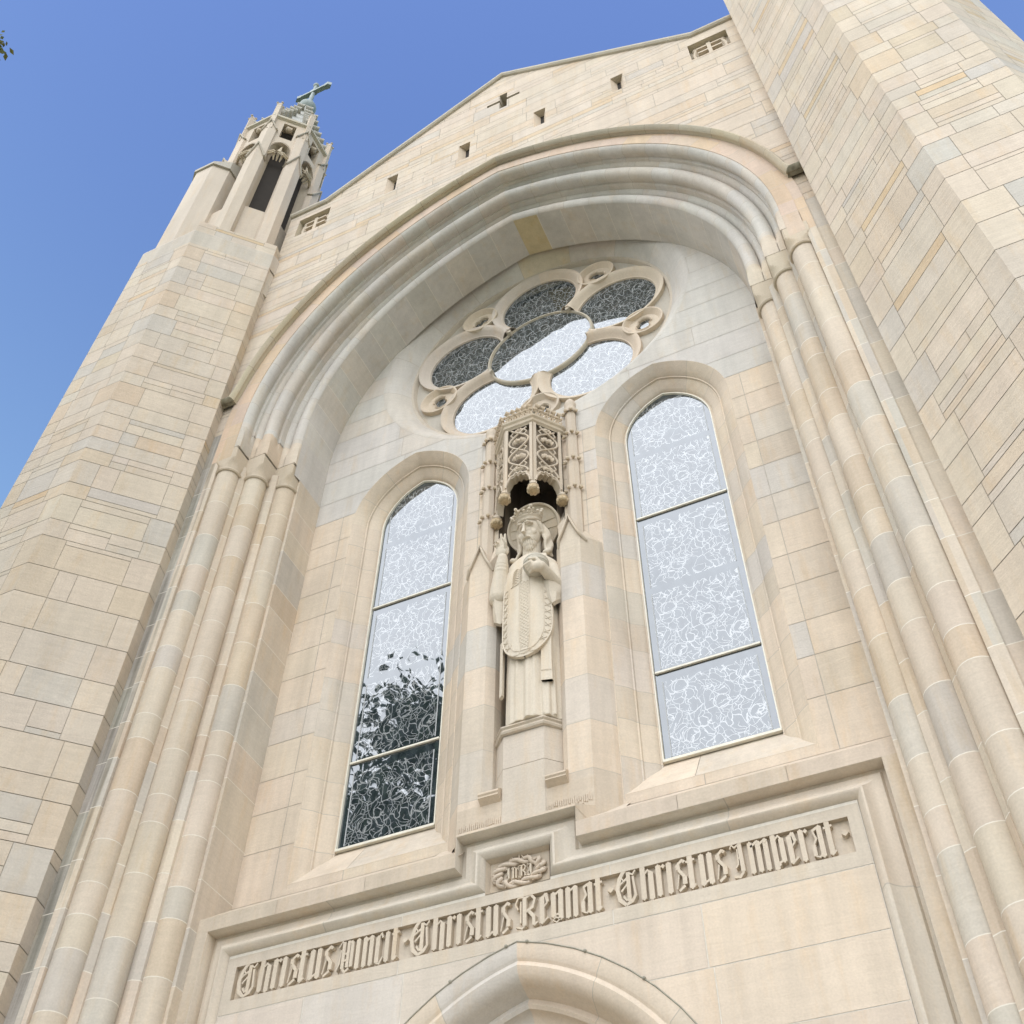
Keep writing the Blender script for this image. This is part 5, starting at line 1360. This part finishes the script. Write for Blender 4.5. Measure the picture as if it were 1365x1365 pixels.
# --- crown with pierced leaf cresting
c = MB(); n_ = 48
def cring(r_, z): return [hp_(r_*1.0*math.cos(2*math.pi*j/n_), .01+r_*1.12*math.sin(2*math.pi*j/n_), z) for j in range(n_)]
c.grid([cring(.108, .098), cring(.117, .103), cring(.119, .113), cring(.111, .120), cring(.114, .142), cring(.122, .148), cring(.122, .160), cring(.110, .164), cring(.104, .12)], lambda a, b_: SCOL, close=True)
for j in range(12):
    t = 2*math.pi*j/12+.26; P0 = lambda a, z, r_=.120: hp_((r_+(z-.13)*.35)*math.cos(t+a), .01+(r_+(z-.13)*.35)*1.08*math.sin(t+a), z+.024)
    big_ = j % 2 == 0; hz = .200 if big_ else .168
    c.tube([P0(0, .13), P0(0, hz-.03)], .009, SCOL, 6); c.ball(tuple(P0(0, hz)), .021 if big_ else .016, SCOL, seg=8, rings=6)
    if big_:
        for a in (-.13, .13): c.ball(tuple(P0(a, hz-.024)), .019, SCOL, seg=8, rings=6); c.tube([P0(a*2.0, .135), P0(a*1.3, hz-.055), P0(0, hz-.03)], .009, SCOL, 6)
    c.ball(tuple(P0(.26/1, .150)), .012, SCOL, seg=6, rings=5)
c.build('crown', [M_CV], st, 60)
# --- halo disc with sunk cross arms
hl = MB(); hc = Vector((SX+.0, SY+.07, 3.295)); n_ = 56
HT = Matrix.Rotation(R(22), 3, 'X')
hr = lambda r_, y: [hc+HT @ Vector((r_*math.cos(2*math.pi*j/n_), y, r_*math.sin(2*math.pi*j/n_))) for j in range(n_)]
hl.grid([hr(.300, .04), hr(.312, .02), hr(.312, -.022), hr(.305, -.032), hr(.288, -.03), hr(.275, -.008), hr(.08, .0), hr(.001, .0)], lambda a, b_: (.50, .43, .33), close=True)
for a in (0, 90, 180):
    u = Vector((math.cos(R(a)), 0, math.sin(R(a)))); t = Vector((-u.z, 0, u.x))
    for e in (-1, 1): hl.tube([hc+HT @ (u*.10+t*e*.045+Vector((0, -.008, 0))), hc+HT @ (u*.27+t*e*.055+Vector((0, -.008, 0)))], .005, (.48, .41, .3), 5)
hl.build('halo', [M_CV], st, 40)
# --- orb with engraved latitude bands
ob = MB(); ob.ball(tuple(OB), OBR, (.48, .44, .36), seg=30, rings=20)
for z in (-.02, .03): ob.grid([[(OB.x+r_*math.cos(2*math.pi*j/30), OB.y+r_*math.sin(2*math.pi*j/30), OB.z+z+dz) for j in range(30)] for r_, dz in ((math.sqrt(OBR**2-z*z), -.005), (math.sqrt(OBR**2-z*z)+.004, 0), (math.sqrt(OBR**2-z*z), .005))], lambda a, b_: (.48, .44, .36), close=True)
ob.build('orb', [M_CV], st, 60)
# --- chasuble: shield-shaped front panel hanging from the shoulders, raised border and orphrey
def chas_w(z):       # half width at height z
    if z > 2.3: return .245-.05*(z-2.3)/.3
    if z > 1.55: return .245+.02*math.sin((2.3-z)/.75*math.pi/2)
    k = (1.55-z)/.40; return .265*math.sqrt(max(0, 1-k*k))
def cpt(u, z, d=0):
    x = u*chas_w(z); xx = x+SX+.02
    yy = SY-.03-.205*math.sqrt(max(.0, 1-(x/.33)**2)); 
    if z > 2.25: yy += .10*((z-2.25)/.4)**1.6
    return Vector((xx, yy-d, z))
ch = MB(); zs_ = [1.15+1e-4]+[1.155+.02*i for i in range(24)]+[1.65+.09*i for i in range(12)]
nu = 30
frt = [[cpt(-1+2*j/nu, z, .0) for j in range(nu+1)] for z in zs_]
ch.grid(frt, lambda a, b_: SCOL)
bk = [[cpt(-1+2*j/nu, z, -.035) for j in range(nu+1)] for z in zs_]
ch.grid([[f_[0] for f_ in frt], [f_[0] for f_ in bk]], lambda a, b_: SCOL); ch.grid([[f_[-1] for f_ in frt], [f_[-1] for f_ in bk]], lambda a, b_: SCOL)
ch.grid(bk, lambda a, b_: SCOL)
# shoulder cape up to the neck
cape = []
for i in range(9):
    f_ = i/8; row = []
    for j in range(25):
        t = math.pi+math.pi*j/24; rx = .285*(1-f_)+.10*f_; ry = .20*(1-f_)+.105*f_; z = 2.53+.135*math.sin(f_*math.pi/2)-.02*math.cos(2*t)*(1-f_)
        row.append((SX+.02+rx*math.cos(t), SY-.015+ry*math.sin(t), z))
    cape.append(row)
ch.grid([[(x, y, z-.25) for x, y, z in cape[0]]]+cape, lambda a, b_: SCOL)
cho = ch.build('chasuble', [M_CV], st, 50)
bd = MB()     # border bands and carved ornament
def line(pts, r_=.006, k=5): bd.tube(pts, r_, SCOL, k)
zl = [2.2-.06*i for i in range(11)]+[1.55-.02*i for i in range(19)]
for sc in (.985, ):
    line([cpt(-sc, z, .004) for z in zl]+[cpt(sc, z, .004) for z in reversed(zl)], .010, 6)
def inn(z, k): return max(0, (chas_w(z)-k)/max(chas_w(z), .01))
zi = [2.15-.06*i for i in range(10)]+[1.55-.02*i for i in range(16)]
inner_l = [cpt(-inn(z, .072), z, .003) for z in zi if z > 1.235]; inner_r = [cpt(inn(z, .072), z, .003) for z in zi if z > 1.235]
line(inner_l+[cpt(u*.5, 1.228, .003) for u in (-.6, 0, .6)]+inner_r[::-1], .004)
for s in (-1, 1):
    line([cpt(s*.215, z, .003) for z in [1.25+.1*i for i in range(12)]], .004)
    for i in range(19):          # scrolled border
        z = 2.12-.045*i
        if chas_w(z) < .09: continue
        w_ = chas_w(z); a = cpt(s*(w_-.014)/w_, z, .003); m_ = cpt(s*(w_-.040)/w_, z-.02*(1 if i % 2 else -1), .004); e = cpt(s*(w_-.060)/w_, z+.012, .003)
        line([a, m_, e], .0045)
for i in range(10):
    u = -.85+1.7*i/9; zc = 1.19+.0; z = 1.165+.05*abs(u)**2+.22*abs(u)**4
    if chas_w(z+.03) > 0: line([cpt(u*.8, z+.012, .004), cpt(u*.8+.06, z+.045, .004)], .0045)
for i in range(20):              # lozenge orphrey
    z = 1.26+.045*i
    for s in (-1, 1):
        line([cpt(s*.17*(.245/chas_w(z)), z, .0), cpt(0, z+.045, .001)], .0055); line([cpt(0, z, .0), cpt(s*.17*(.245/chas_w(z)), z+.045, .001)], .0055)
for i in range(7):
    z = 2.16+.035*i; line([cpt(-.55, z, .003), cpt(-.4, z+.03, .005), cpt(-.25, z, .003), cpt(-.1, z+.03, .005)], .0045)
line([cpt(-.62, 2.14, .005), cpt(-.2, 2.15, .005)], .006)
bd.build('carved_border', [M_CV], cho, 60)
# --- hanging sleeves, maniple and stole end
sl = MB()
def sleeve(pts_top, pts_bot, th=.03):
    a = [Vector(p) for p in pts_top]; c2 = [Vector(p) for p in pts_bot]; off = Vector((0, .05, 0))
    rows = [[p.lerp(q, f_)+Vector((.006*math.sin(f_*6+i*2), 0, 0)) for i, (p, q) in enumerate(zip(a, c2))] for f_ in [k/8 for k in range(9)]]
    sl.grid(rows, lambda i, j: SCOL); rb = [[p+off for p in r_] for r_ in rows]; sl.grid(rb, lambda i, j: SCOL)
    sl.grid([rows[-1], rb[-1]], lambda i, j: SCOL); sl.grid([[r_[0] for r_ in rows], [r_[0] for r_ in rb]], lambda i, j: SCOL); sl.grid([[r_[-1] for r_ in rows], [r_[-1] for r_ in rb]], lambda i, j: SCOL)
sleeve([(-.345, SY-.16, 2.2), (-.30, SY-.19, 2.2), (-.25, SY-.15, 2.2), (-.20, SY-.12, 2.2)], [(-.335, SY-.10, 1.86), (-.29, SY-.14, 1.80), (-.245, SY-.13, 1.78), (-.20, SY-.10, 1.86)])
sl.build('hanging_sleeve', [M_CV], st, 40); sl = MB()
sleeve([(SX+.20, SY-.20, 2.12), (SX+.27, SY-.21, 2.1), (SX+.33, SY-.17, 2.1), (SX+.36, SY-.10, 2.12)], [(SX+.255, SY-.17, 1.86), (SX+.29, SY-.19, 1.78), (SX+.33, SY-.17, 1.82), (SX+.355, SY-.10, 1.9)])
sl.build('hanging_sleeve', [M_CV], st, 40)
tb_ = MB()
tb_.prism([(SX+.17, SY-.19), (SX+.265, SY-.165), (SX+.265, SY-.13), (SX+.17, SY-.155)], .83, 1.75, SCOL)
tb_.prism([(SX+.168, SY-.195), (SX+.27, SY-.168), (SX+.27, SY-.13), (SX+.168, SY-.155)], .83, .93, SCOL)
for i in range(9): tb_.tube([(SX+.175+.01*i, SY-.192+.0027*i, .945), (SX+.175+.01*i, SY-.192+.0027*i, .96)], .003, SCOL, 4)
tb_.prism([(-.245, SY-.13), (-.20, SY-.165), (-.20, SY-.12), (-.245, SY-.09)], .82, 1.5, SCOL)
tb_.build('stole_ends', [M_CV], st)
